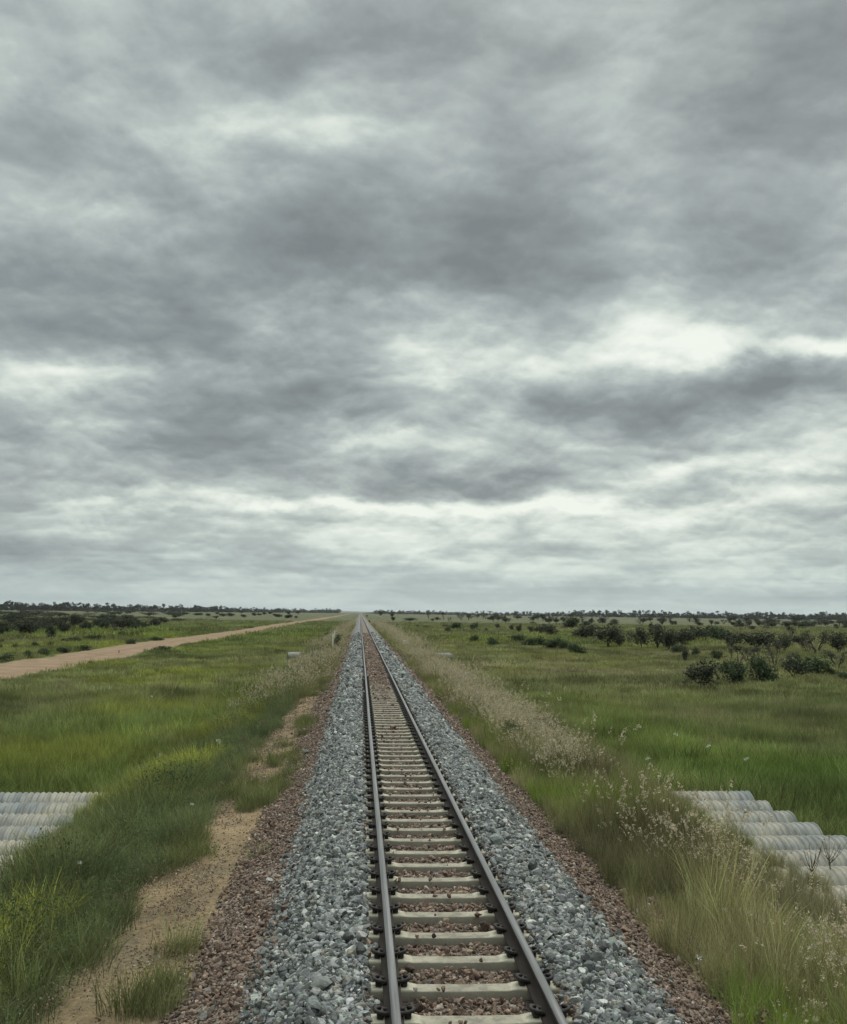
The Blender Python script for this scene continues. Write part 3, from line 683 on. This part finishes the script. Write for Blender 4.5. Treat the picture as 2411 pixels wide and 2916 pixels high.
# pale flowers
FL = [(226, 2456, 'below the culvert pipes on the bank'), (203, 2345, 'at the grass edge against the ribbed pipes'), (286, 2278, 'just above the end of the ribbed pipes'), (548, 2290, 'in dark weeds near the bare sand'), (411, 2188, 'alone in the grass uphill of the ribbed pipes'), (456, 2151, 'in olive grass between plain and bank'), (433, 1983, 'far out on the green plain before the road'), (624, 2112, 'at the crest of the weedy bank'),
      (2014, 2124, 'on the olive plain above the lush hollow'), (1925, 2091, 'on the plain beside a dark grass patch'), (1843, 2159, 'above the seed heads near the culvert'), (2123, 2161, 'at the rim of the lush green hollow'), (2062, 2592, 'deep in the tall verge grass'), (1990, 2729, 'low at the edge of the red gravel')]
b = MB()
V, f = leafquads(R.normal(0, 1, (34, 3)) * (.026, .018, .02), .017); b.add(V, f); FM = b.data('petals', [M['petal']])
b = MB(); b.tube([(0, 0, -.6), (.015, 0, -.25), (0, 0, 0)], [.005, .004, .004], 5); SM = b.data('stem', [M['stalk']])
for k, (px, py, lab) in enumerate(FL):
    z = -1.6 if py > 2200 else -1.62
    if px > 1900 and py > 2500: z = -.75
    if px in (548, 624): z = -.85
    q = on_plane(px, py, z); g_ = float(ground_z(q[0], q[1])); 
    if q[2] < g_ + .25: q = on_plane(px, py, g_ + .45)
    s = empty('flower', q); tag(s, 'white flower head ' + lab, 'flower', 'white flowers in the grass')
    sc_ = .6 if q[1] < 30 else 1.5
    o = obj('petals', FM, s); o.scale = (sc_,) * 3; o.rotation_euler = (R.uniform(-.5, .9), R.uniform(-.5, .5), R.uniform(0, 6)); obj('stem', SM, s)

# ------------------------------------------------------------------ scrub trees and shrubs
def crown_pts(lobes, n):
    w = np.array([a * b_ * c for _, (a, b_, c) in lobes]) ** .8; k = R.choice(len(lobes), n, p=w / w.sum())
    d = R.normal(size=(n, 3)); d /= np.linalg.norm(d, axis=1)[:, None]; r = R.uniform(.45, 1.05, n) ** .6
    C = np.array([l[0] for l in lobes])[k]; S = np.array([l[1] for l in lobes])[k]
    P_ = C + d * r[:, None] * S
    # clumped: pull the leaves towards a few hundred twig ends, leaving gaps
    tw = P_[R.choice(n, max(8, n // 14), replace=False)]; near = tw[R.integers(0, len(tw), n)]
    out = np.where((R.random(n) < .8)[:, None], near + R.normal(0, .055, (n, 3)), P_)
    return out, tw
def make_tree(name, kind, parent_label):
    s = empty(name)
    tb = MB(); lobes = []
    if kind == 'scrub':
        ns = R.integers(2, 5); z0, z1 = .36, 1.0; wid = .52
        for q in range(R.integers(6, 9)):
            a = R.uniform(0, 6.28); r = wid * .62 * math.sqrt(R.random()); lobes.append(((r * math.cos(a), r * math.sin(a), R.uniform(.44, .84)), (R.uniform(.17, .28), R.uniform(.17, .28), R.uniform(.13, .22))))
        n, ls = 1100, .044
    elif kind == 'shrub':
        ns = 4; wid = .5
        for q in range(R.integers(7, 10)):
            a = R.uniform(0, 6.28); r = wid * .62 * math.sqrt(R.random()); lobes.append(((r * math.cos(a), r * math.sin(a), R.uniform(.25, .74) * (1 - .35 * r / wid)), (R.uniform(.16, .25), R.uniform(.16, .25), R.uniform(.16, .26))))
        n, ls = 1300, .044
    else:
        ns = R.integers(1, 4); wid = .42
        for q in range(8):
            a = R.uniform(0, 6.28); r = wid * .75 * math.sqrt(R.random()); lobes.append(((r * math.cos(a), r * math.sin(a), R.uniform(.5, .95)), (R.uniform(.06, .12), R.uniform(.06, .12), R.uniform(.06, .13))))
        n, ls = 480, .032
    C, tw = crown_pts(lobes, n)
    mat = {'scrub': 'foliage', 'shrub': 'foliage_green', 'bare': 'foliage_sparse'}[kind]
    roots = [(R.normal(0, .02) if kind != 'shrub' else R.normal(0, .05), R.normal(0, .03)) for _ in range(ns)]
    for q, (lc, ls_) in enumerate(lobes):
        rx, ry_ = roots[q % ns]; lc = np.array(lc); fork = np.array((rx * 1.6 + lc[0] * .25, ry_ * 1.6 + lc[1] * .25, .24 + .1 * R.random()))
        if q < ns: tb.tube([(rx, ry_, -.08), (rx * 1.3 + .02 * R.normal(), ry_ * 1.3, .12), fork], [.026, .020, .015], 6)
        tb.tube([fork, (fork + lc) / 2 + R.normal(0, .025, 3), lc], [.014, .009, .005], 5)
        for e_ in range(3):
            tp = lc + R.normal(0, 1, 3) * np.array(ls_) * .6; tb.tube([lc * .7 + fork * .3, (lc + tp) / 2, tp], [.006, .004, .002], 4, cap=False)
    o1 = obj('trunk', tb.data('trunk', [M['bark']]), s)
    b_ = MB(); V, f = leafquads(C, ls); b_.add(V, f); o2 = obj('crown', b_.data('crown', [M[mat]]), s)
    lo, hi = V.min(0), V.max(0)
    s['w'] = float((hi[0] - lo[0] + hi[1] - lo[1]) / 2 * .92); s['h'] = float(hi[2])
    return s
KN = {'scrub': 'scrub_tree', 'shrub': 'shrub', 'bare': 'sparse_tree'}
PROTO = {k: [make_tree(KN[k], k, '') for _ in range(n)] for k, n in (('scrub', 7), ('shrub', 5), ('bare', 5))}
USED = set()
def put_tree(kind, bx_, by_, w, h, label, group, hmin=.5):
    q = from_px(bx_, by_); dp = depth(q); pr = PROTO[kind][R.integers(len(PROTO[kind]))]
    H_ = max(h * dp / FPX, hmin) * 1.12 + .4; W_ = max(w * dp / FPX, .4) * R.uniform(1.1, 1.4)
    if pr.name not in USED: o = pr; USED.add(pr.name)
    else:
        o = pr.copy(); COL.objects.link(o)
        for ch in pr.children:
            c = ch.copy(); COL.objects.link(c); c.parent = o
    q[2] -= .12
    o.location = q; o.rotation_euler = (R.normal(0, .04), R.normal(0, .04), R.uniform(0, 6.28)); o.scale = (W_ / pr['w'], W_ / pr['w'], H_ / pr['h'])
    cat = {'scrub': 'tree', 'shrub': 'shrub', 'bare': 'tree'}[kind]
    return tag(o, label, cat, group)
def crops(lst, ox, oy, k, group, dflt):
    done = []
    for it in lst:
        kind, x, y, w, h = it[:5]; done.append(put_tree(kind, ox + x / k, oy + y / k, w / k, h / k, it[5] if len(it) > 5 else dflt[kind], group))
    return done
D6 = {'scrub': 'dark scrub tree within the ragged belt across the plain past the seed grass', 'shrub': 'low dark shrub within the ragged belt across the plain past the seed grass', 'bare': 'thin twiggy tree within the ragged belt across the plain past the seed grass'}
G6 = 'scrub trees across the plain past the seed grass'
crops([('scrub', 330, 785, 290, 265, 'dark bushy tree with one bare leaning trunk, foremost of the scrub clump'), ('shrub', 590, 645, 170, 130, 'small dark shrub squeezed between two larger ones in the foremost clump'), ('shrub', 690, 718, 200, 195, 'greenest round shrub reaching the grass in the foremost clump'), ('shrub', 900, 700, 290, 220, 'broad dark shrub closing the far end of the foremost clump'),
       ('scrub', 1215, 672, 210, 225, 'dense dark tree with a pale short trunk beside a very dark round one'), ('shrub', 1400, 632, 290, 190, 'very dark round wide shrub next to the pale trunked tree'), ('bare', 1650, 562, 220, 150, 'many stemmed bare tree at the picture edge behind the dark round shrub'), ('bare', 1035, 560, 170, 240, 'bare forked tree with pale trunk standing alone above the foremost clump'),
       ('scrub', 890, 392, 340, 175, 'widest flat topped dark tree with one black trunk in the belt'), ('scrub', 620, 372, 210, 155, 'rounded dark tree next to the widest flat topped one'), ('scrub', 155, 350, 210, 160), ('scrub', 10, 388, 130, 180), ('shrub', 450, 300, 250, 145, 'greener dense dome standing above the other trees of the belt'), ('scrub', 300, 310, 170, 115),
       ('scrub', 185, 525, 70, 155, 'slender tree with a small ball crown on a pale stem'), ('shrub', 490, 490, 105, 95, 'small round dark shrub alone below the belt'), ('shrub', 80, 425, 95, 90), ('shrub', 275, 442, 75, 85), ('bare', 720, 522, 200, 155), ('bare', 625, 482, 90, 185), ('bare', 1200, 300, 120, 135, 'bare tree with antler like branches in the gap of the belt'), ('bare', 1440, 432, 250, 205), ('scrub', 1655, 432, 230, 225, 'tall dark tree at the picture edge above the bare stems'), ('scrub', 1280, 352, 140, 115), ('scrub', 1130, 402, 140, 155), ('shrub', 1580, 640, 120, 60), ('shrub', 1690, 680, 140, 60), ('bare', 860, 480, 110, 110), ('bare', 1330, 420, 100, 90)], 1900, 1740, 3.397, G6, D6)
crops([('shrub', 65, 325, 92, 72, 'nearly black round tree standing alone high on the plain'), ('scrub', 90, 395, 155, 85), ('scrub', 188, 402, 48, 92), ('scrub', 285, 440, 155, 125, 'tall dark tree with spreading crown and hanging lower branches'), ('scrub', 350, 440, 60, 80), ('bare', 410, 430, 60, 85), ('scrub', 485, 450, 95, 115, 'wedge shaped dark tree tapering to a narrow foot'), ('scrub', 585, 450, 115, 135, 'square topped dark tree with several close stems'), ('scrub', 650, 457, 65, 75),
       ('shrub', 25, 462, 75, 58, 'dark shrub at the thick end of the low hedge like row'), ('shrub', 85, 487, 110, 62, 'dusty grey shrub trailing at the end of the low hedge like row'), ('shrub', 700, 480, 62, 50), ('bare', 525, 275, 32, 45), ('scrub', 755, 430, 90, 90), ('scrub', 820, 410, 90, 90), ('bare', 655, 275, 30, 30), ('bare', 1085, 340, 40, 60), ('bare', 1240, 330, 50, 50)], 1600, 1640, 2.14, G6, D6)
D2 = {'scrub': 'small dark tree dotted on the open plain past the kilometre sign', 'shrub': 'small dark shrub dotted on the open plain past the kilometre sign', 'bare': 'small thin tree dotted on the open plain past the kilometre sign'}
G2 = 'scattered shrubs past the kilometre sign'
crops([('shrub', 1185, 420, 62, 45, 'squat dark shrub alone on the plain before the hedge like row'), ('shrub', 1300, 440, 66, 50, 'dark shrub with ragged top next to the squat one'), ('shrub', 1405, 405, 42, 25), ('shrub', 1475, 415, 95, 46), ('shrub', 1535, 436, 100, 40), ('shrub', 1600, 440, 85, 62), ('shrub', 1680, 458, 125, 62), ('shrub', 1030, 350, 42, 26), ('shrub', 1020, 326, 42, 20), ('shrub', 1078, 336, 84, 42, 'clustered dark shrub in the middle of the open plain'), ('shrub', 1125, 350, 26, 16), ('scrub', 1195, 348, 38, 52), ('shrub', 850, 322, 26, 18), ('shrub', 900, 327, 38, 18), ('shrub', 785, 276, 75, 16), ('shrub', 800, 303, 32, 15), ('shrub', 690, 275, 26, 22), ('shrub', 620, 241, 32, 26, 'dark bushy shrub close to where the track vanishes'), ('shrub', 683, 250, 24, 20), ('shrub', 935, 276, 22, 13), ('scrub', 970, 276, 38, 19), ('bare', 910, 270, 26, 42, 'lone bare sapling standing tall on the open plain'), ('bare', 1005, 270, 26, 46), ('shrub', 1265, 345, 16, 20), ('scrub', 1340, 335, 26, 36), ('scrub', 1425, 346, 32, 42), ('scrub', 1470, 360, 32, 56), ('scrub', 1540, 360, 32, 46), ('scrub', 1580, 366, 42, 52), ('scrub', 1615, 370, 52, 66), ('scrub', 1670, 386, 66, 76, 'tallest dark tree at the near end of the sparse row'), ('scrub', 1385, 291, 52, 30), ('shrub', 1560, 301, 36, 15), ('scrub', 1655, 291, 42, 26), ('shrub', 545, 287, 13, 10, 'tiny dark bush at the verge of the vanishing track'), ('shrub', 530, 252, 12, 9, 'tiniest dark bush at the verge near the vanishing point')], 800, 1640, 2.17, G2, D2)
for k in range(34): put_tree('bare' if R.random() < .6 else 'scrub', R.uniform(1270, 1620), R.uniform(1758, 1776), R.uniform(9, 22), R.uniform(9, 18), D2['bare'] if False else 'faint small tree in the thin scatter high on the plain', 'thin scatter of trees high on the plain')
for k in range(72):
    y = R.choice([1772, 1778, 1786, 1795]) + R.uniform(-4, 4); put_tree(R.choice(['bare', 'scrub', 'scrub']), R.uniform(1600, 2411), y, R.uniform(9, 26), R.uniform(10, 20), 'small grey tree in the thin line high on the plain behind the belt', 'thin line of trees behind the belt')
for k in range(14): put_tree('scrub', R.uniform(2190, 2411), R.uniform(1776, 1790), R.uniform(22, 40), R.uniform(12, 20), 'small grey tree in the thin line high on the plain behind the belt', 'thin line of trees behind the belt')
D7 = {'scrub': 'dark scrub tree in the crowded belt beyond the dirt road', 'shrub': 'low shrub between the crowded belt and the dirt road', 'bare': 'thin tree in the crowded belt beyond the dirt road'}
G7 = 'scrub trees in the belt beyond the dirt road'
crops([('scrub', 200, 432, 210, 155, 'biggest dark tree with several stems at the front of the road side belt'), ('scrub', 290, 420, 130, 130), ('scrub', 20, 432, 90, 95, 'dark tree cut by the picture edge beyond the dirt road'), ('scrub', 515, 468, 95, 140, 'tree with long thin pale trunk standing out in front of the road side belt'), ('scrub', 610, 402, 130, 125), ('scrub', 655, 405, 80, 100), ('scrub', 725, 382, 95, 175, 'tallest narrow tree of the road side belt'), ('scrub', 810, 382, 100, 95), ('scrub', 892, 386, 70, 95), ('scrub', 1030, 376, 100, 115, 'round tree on a single short trunk in the road side belt'), ('scrub', 1130, 365, 120, 110), ('scrub', 1210, 362, 160, 115), ('scrub', 1275, 362, 110, 90), ('scrub', 1372, 372, 100, 112), ('scrub', 1530, 346, 150, 95, 'dark flat topped tree apart at the thin end of the road side belt'), ('scrub', 1650, 302, 90, 60), ('scrub', 100, 335, 130, 135), ('scrub', 420, 350, 140, 90), ('bare', 60, 330, 70, 100), ('bare', 360, 330, 60, 90), ('scrub', 960, 350, 90, 90), ('scrub', 560, 350, 110, 100),
       ('shrub', 730, 496, 115, 60, 'roundest shrub alone between the belt and the dirt road'), ('shrub', 650, 492, 80, 24), ('shrub', 860, 472, 85, 46, 'shrub touching its darker twin between belt and dirt road'), ('shrub', 942, 470, 85, 50, 'darker one of the twin shrubs between belt and dirt road'), ('shrub', 1120, 448, 44, 24), ('shrub', 1220, 438, 84, 52, 'leaning dark shrub close to the dirt road'), ('shrub', 1320, 426, 90, 22), ('shrub', 495, 526, 64, 30), ('shrub', 355, 536, 60, 24), ('shrub', 150, 546, 56, 26), ('shrub', 20, 503, 44, 22), ('shrub', 15, 562, 40, 30), ('shrub', 165, 452, 34, 22), ('shrub', 752, 432, 34, 16), ('shrub', 1420, 362, 60, 22), ('shrub', 1690, 382, 34, 28), ('shrub', 260, 636, 100, 45, 'low bush hugging the far edge of the dirt road'), ('shrub', 450, 612, 130, 40), ('shrub', 60, 668, 130, 34), ('shrub', 620, 592, 120, 26), ('shrub', 820, 572, 130, 22), ('shrub', 1290, 505, 120, 28), ('shrub', 1560, 470, 120, 22), ('shrub', 1600, 582, 150, 34, 'wide low clump on the near edge of the dirt road')], 0, 1690, 3.472, G7, D7)
for k in range(60):
    row = R.choice([1746, 1750, 1755, 1762, 1770]); put_tree('scrub' if R.random() < .85 else 'bare', R.uniform(-20, 520), row + R.uniform(-2, 2) , R.uniform(22, 55), R.uniform(6, 10), 'dark tree in the long crowded rows at the back of the road side belt', 'crowded rows of trees beyond the dirt road')
for k in range(26): put_tree('scrub' if R.random() < .6 else 'shrub', R.uniform(500, 880), R.uniform(1746, 1762), R.uniform(8, 22), R.uniform(5, 10), 'small dark tree thinning out towards the vanishing road', 'trees thinning out towards the vanishing road')
for k in range(34): put_tree('scrub' if R.random() < .8 else 'bare', R.uniform(-20, 470) * (1 - .25 * R.random()), R.uniform(1776, 1808), R.uniform(22, 46), R.uniform(18, 32), 'dark many stemmed tree in the crowded front of the road side belt', 'crowded front of the road side belt')
DN = {'shrub': 'x'}
crops([('shrub', 1010, 955, 110, 110, 'dark green bush on the bank edge behind the white pegs'), ('shrub', 1150, 880, 130, 140, 'taller dark green bush on the bank beside the white pegs'), ('shrub', 1400, 1040, 190, 240, 'brownish green bush beside the white pegs close to the ballast'), ('shrub', 1490, 650, 80, 50, 'small dark bush up the bank past the white pegs')], 800, 1720, 8.68, 'bushes on the bank by the white pegs', DN)
crops([('shrub', 1440, 1080, 110, 130, 'dark tangled bush half buried in the seed grass of the verge')], 800, 1640, 2.17, 'bush in the verge', DN)

# far woods: one mass each side
def far_wood(segs, label, seed):
    b_ = MB(); tb = MB(); rg = np.random.default_rng(seed)
    for (px0, d0, px1, d1, n, h0, h1) in segs:
        n = int(n * 1.7)
        for k in range(n):
            u_ = (k + rg.uniform(-.8, .8)) / n; px = px0 + (px1 - px0) * u_; d = d0 * (d1 / d0) ** u_ * rg.uniform(.97, 1.06)
            r_ = ray(px, 1745); x = CAM[0] + r_[0] / r_[1] * d
            hpx = 1.0 * (h0 + (h1 - h0) * u_) * rg.choice([.62, .75, .85, 1.0, 1.25], p=[.2, .3, .25, .15, .1]); H_ = hpx * d / FPX; W_ = H_ * rg.uniform(.5, .95); zg = -2.4
            for q in range(rg.integers(4, 7)):
                c = np.array((x + rg.normal(0, W_ * .33), d + rg.normal(0, W_ * .3), zg + H_ * rg.uniform(.12, .84))); sz = np.array((W_ * rg.uniform(.2, .36), W_ * .3, H_ * rg.uniform(.10, .2)))
                dd = rg.normal(size=(40, 3)); dd /= np.linalg.norm(dd, axis=1)[:, None]; V, f = leafquads(c + dd * sz * rg.uniform(.5, 1, (40, 1)), H_ * .075); b_.add(V, f)
            tb.tube([(x, d, zg - 1), (x, d, zg + H_ * .6)], [H_ * .02, H_ * .012], 4, cap=False)
    b_.v += tb.v
    for (kk, _), fl in tb.f.items(): b_.f.setdefault((kk, 1), []).extend([f + b_.n for f in fl])
    tag(obj('far_wood', b_.data('far_wood', [M['far'], M['bark']])), label, 'wood', kind='stuff')
far_wood([(-260, 1900, 560, 2700, 260, 26, 18), (540, 2700, 800, 3800, 110, 18, 12), (790, 3800, 968, 4600, 90, 11, 12)], 'long dark wood along the horizon beyond the dirt road', 5)
far_wood([(1040, 4200, 1110, 3900, 16, 5, 10), (1066, 3800, 1330, 3600, 110, 11, 11), (1320, 3500, 1640, 3000, 100, 11, 13), (1630, 3000, 2700, 2600, 330, 17, 22)], 'ragged dark wood along the horizon behind the scrub belt', 6)

# ------------------------------------------------------------------ air
b = MB(); b.box((0, 13000, 18), (16000, 30000, 72)); m, t = material('air')
pvn = t.n('ShaderNodeVolumePrincipled', i={'Color': (.93, .97, 1.0, 1), 'Density': 2.2e-5, 'Anisotropy': .0})
t.n('ShaderNodeOutputMaterial', i={1: pvn.outputs[0]})
tag(obj('haze', b.data('haze', [m])), 'thin pale haze over the far plain', 'haze', kind='stuff')

# ------------------------------------------------------------------ sky and light
SUN_EL, SUN_AZ = math.radians(52), math.radians(20)      # high, ahead and a little to the right
w = bpy.data.worlds.new('World'); SC.world = w; w.use_nodes = True; t = NT(w.node_tree)
sky = t.n('ShaderNodeTexSky', sky_type='NISHITA', sun_disc=False, sun_elevation=SUN_EL, sun_rotation=SUN_AZ, dust_density=3.0)
bg1 = t.n('ShaderNodeBackground', i={0: sky.outputs[0], 1: 0.08})
D = t.n('ShaderNodeTexCoord').outputs['Generated']
sx = t.n('ShaderNodeSeparateXYZ', i={0: D}); x, y, z = sx.outputs
az = t.math('ARCTAN2', x, y); el = t.math('ARCSINE', z)
ae = t.n('ShaderNodeCombineXYZ', i={0: az, 1: el, 2: 0.0}).outputs[0]
zc = t.math('ADD', t.math('MAXIMUM', z, 0.0), .32)
pv = t.n('ShaderNodeCombineXYZ', i={0: t.math('DIVIDE', x, zc), 1: t.math('DIVIDE', y, zc), 2: 0.35}).outputs[0]
wq = t.vmath('SUBTRACT', t.noise(pv, 3.2, 3, .5, out=1), (.5, .5, .5))
pw = t.vmath('MULTIPLY_ADD', wq, (.08, .08, .0), pv)
f1 = t.n('ShaderNodeMapRange', interpolation_type='SMOOTHSTEP', i={0: t.noise(pw, 4.2, 8, .54), 1: .30, 2: .70}).outputs[0]
sh = t.math('MULTIPLY_ADD', f1, -.02, 1.01); pw = t.vmath('MULTIPLY', pw, t.n('ShaderNodeCombineXYZ', i={0: sh, 1: sh, 2: 1.0}).outputs[0])
#                    # cloud masses
f2 = t.noise(pw, 10.0, 5, .52)                    # billows
fa = t.noise(t.vmath('ADD', pw, t.vmath('SCALE', pv)), 10.0, 5, .52)
sc_n = fa.node.inputs['Vector'].links[0].from_node.inputs[1].links[0].from_node; sc_n.inputs['Scale'].default_value = .012
lit = t.math('SUBTRACT', f2, fa)                 # billow sides turned to the light
wa = t.vmath('SUBTRACT', t.noise(t.vmath('MULTIPLY', ae, (1, 1.7, 1)), 7.0, 6, .55, out=1), (.5, .5, .5))
aw = t.vmath('MULTIPLY_ADD', wa, (.20, .10, 0), ae)
acc = t.math('MULTIPLY_ADD', t.math('SUBTRACT', f1, .5), .34, t.math('MULTIPLY', t.math('SUBTRACT', f2, .5), .25))
acc = t.math('MULTIPLY_ADD', lit, .44, acc)
band = t.noise(t.vmath('MULTIPLY', ae, (2.2, 46, 1)), 1.0, 4, .5)          # far layers seen edge on
acc = t.math('MULTIPLY', acc, t.rng(el, .015, .10, .35, 1.0))
acc = t.math('MULTIPLY_ADD', t.math('SUBTRACT', band, .5), t.rng(el, .02, .13, .85, 0.0), acc)
# main cloud masses (positive = thick and dark, negative = thin and bright), centre and reach in photo pixels / 1.3888
BLOBS = [(640, 480, 300, 120, .40), (1060, 410, 230, 120, .30), (960, 560, 330, 60, .26), (1700, 110, 170, 150, .45), (1460, 300, 150, 160, .18), (120, 620, 330, 80, .42), (330, 690, 240, 40, .22), (1530, 810, 260, 45, .55), (560, 830, 300, 50, .42), (680, 740, 160, 40, .25), (960, 990, 260, 32, .32), (330, 920, 260, 45, .24), (100, 980, 200, 30, .18), (1180, 820, 150, 30, .22), (1650, 980, 160, 20, .25), (1250, 930, 160, 22, .15), (80, 1140, 300, 40, .26), (420, 60, 260, 70, .12), (900, 130, 260, 60, .18), (1550, 700, 60, 18, .2),
         (440, 250, 170, 70, -.34), (680, 270, 90, 40, -.20), (100, 400, 190, 60, -.24), (200, 770, 240, 36, -.42), (1000, 720, 300, 50, -.36), (1640, 715, 200, 30, -.55), (1380, 690, 200, 40, -.30), (880, 905, 170, 30, -.42), (230, 850, 120, 28, -.2), (950, 1055, 420, 22, -.50), (560, 1045, 200, 18, -.25), (1500, 960, 200, 30, -.34), (1450, 1040, 300, 25, -.22), (1050, 860, 130, 30, -.25), (1280, 620, 150, 50, -.12), (620, 620, 250, 26, -.2), (60, 60, 200, 120, -.1), (1100, 40, 260, 60, -.12), (1480, 560, 200, 50, -.14), (950, 1110, 500, 25, -.2)]
for (bx_, by_, rx, ry_, amp) in BLOBS:
    d = ray(bx_ * 1.3888, by_ * 1.3888); a0, e0 = math.atan2(d[0], d[1]), math.asin(d[2]); sx_, sy_ = 2181 / rx, 2181 / ry_
    v = t.vmath('MULTIPLY_ADD', aw, (sx_, sy_, 0), (-a0 * sx_, -e0 * sy_, 0))
    g = t.math('POWER', .4, t.vmath('DOT_PRODUCT', v, v, out='Value'))
    acc = t.math('MULTIPLY_ADD', g, amp * .84, acc)
# close to the horizon the layer evens out
acc = t.math('MULTIPLY', acc, t.rng(el, .002, .03, .40, 1.0))
acc = t.math('ADD', acc, t.rng(el, .0, .30, -.15, .03))
cl = t.ramp(t.math('MULTIPLY_ADD', acc, 1.06, .50, clamp=True), [(.0, (.90, .945, .86)), (.20, (.70, .765, .70)), (.38, (.49, .555, .53)), (.56, (.365, .412, .408)), (.76, (.262, .300, .302)), (1.0, (.190, .217, .221))])
cl = t.mixc(t.rng(el, .02, .10, .75, 0), cl, t.mixc(1.0, cl, rgba((.94, 1.0, 1.04)), 'MULTIPLY'))
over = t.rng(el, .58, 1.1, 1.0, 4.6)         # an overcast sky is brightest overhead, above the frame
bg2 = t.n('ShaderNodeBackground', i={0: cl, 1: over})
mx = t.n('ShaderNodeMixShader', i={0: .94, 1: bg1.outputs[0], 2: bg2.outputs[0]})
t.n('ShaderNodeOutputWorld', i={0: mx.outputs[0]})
w.cycles.sampling_method = 'MANUAL'; w.cycles.sample_map_resolution = 512

L = bpy.data.lights.new('sun', 'SUN'); L.energy = 1.5; L.angle = math.radians(25); L.color = (1, .965, .91)
lo = bpy.data.objects.new('sun', L); COL.objects.link(lo)
dirv = Vector((math.sin(SUN_AZ) * math.cos(SUN_EL), math.cos(SUN_AZ) * math.cos(SUN_EL), math.sin(SUN_EL)))
lo.rotation_euler = dirv.to_track_quat('Z', 'Y').to_euler(); lo.location = (0, 0, 50)

cam = bpy.data.cameras.new('camera'); co = bpy.data.objects.new('camera', cam); COL.objects.link(co)
cam.sensor_fit = 'HORIZONTAL'; cam.sensor_width = 36; cam.lens = FPX / 2411 * 36; cam.clip_start = .1; cam.clip_end = 60000
mw = Matrix([list(r) for r in C2W]).to_4x4(); mw.translation = Vector(CAM); co.matrix_world = mw
SC.camera = co
SC.view_settings.view_transform = 'Standard'; SC.view_settings.look = 'None'; SC.view_settings.exposure = 0; SC.view_settings.gamma = 1
SC.render.engine = 'CYCLES'
SC.cycles.max_bounces = 5; SC.cycles.diffuse_bounces = 3; SC.cycles.glossy_bounces = 2; SC.cycles.transmission_bounces = 3
SC.cycles.caustics_reflective = False; SC.cycles.caustics_refractive = False
SC.cycles.use_denoising = True
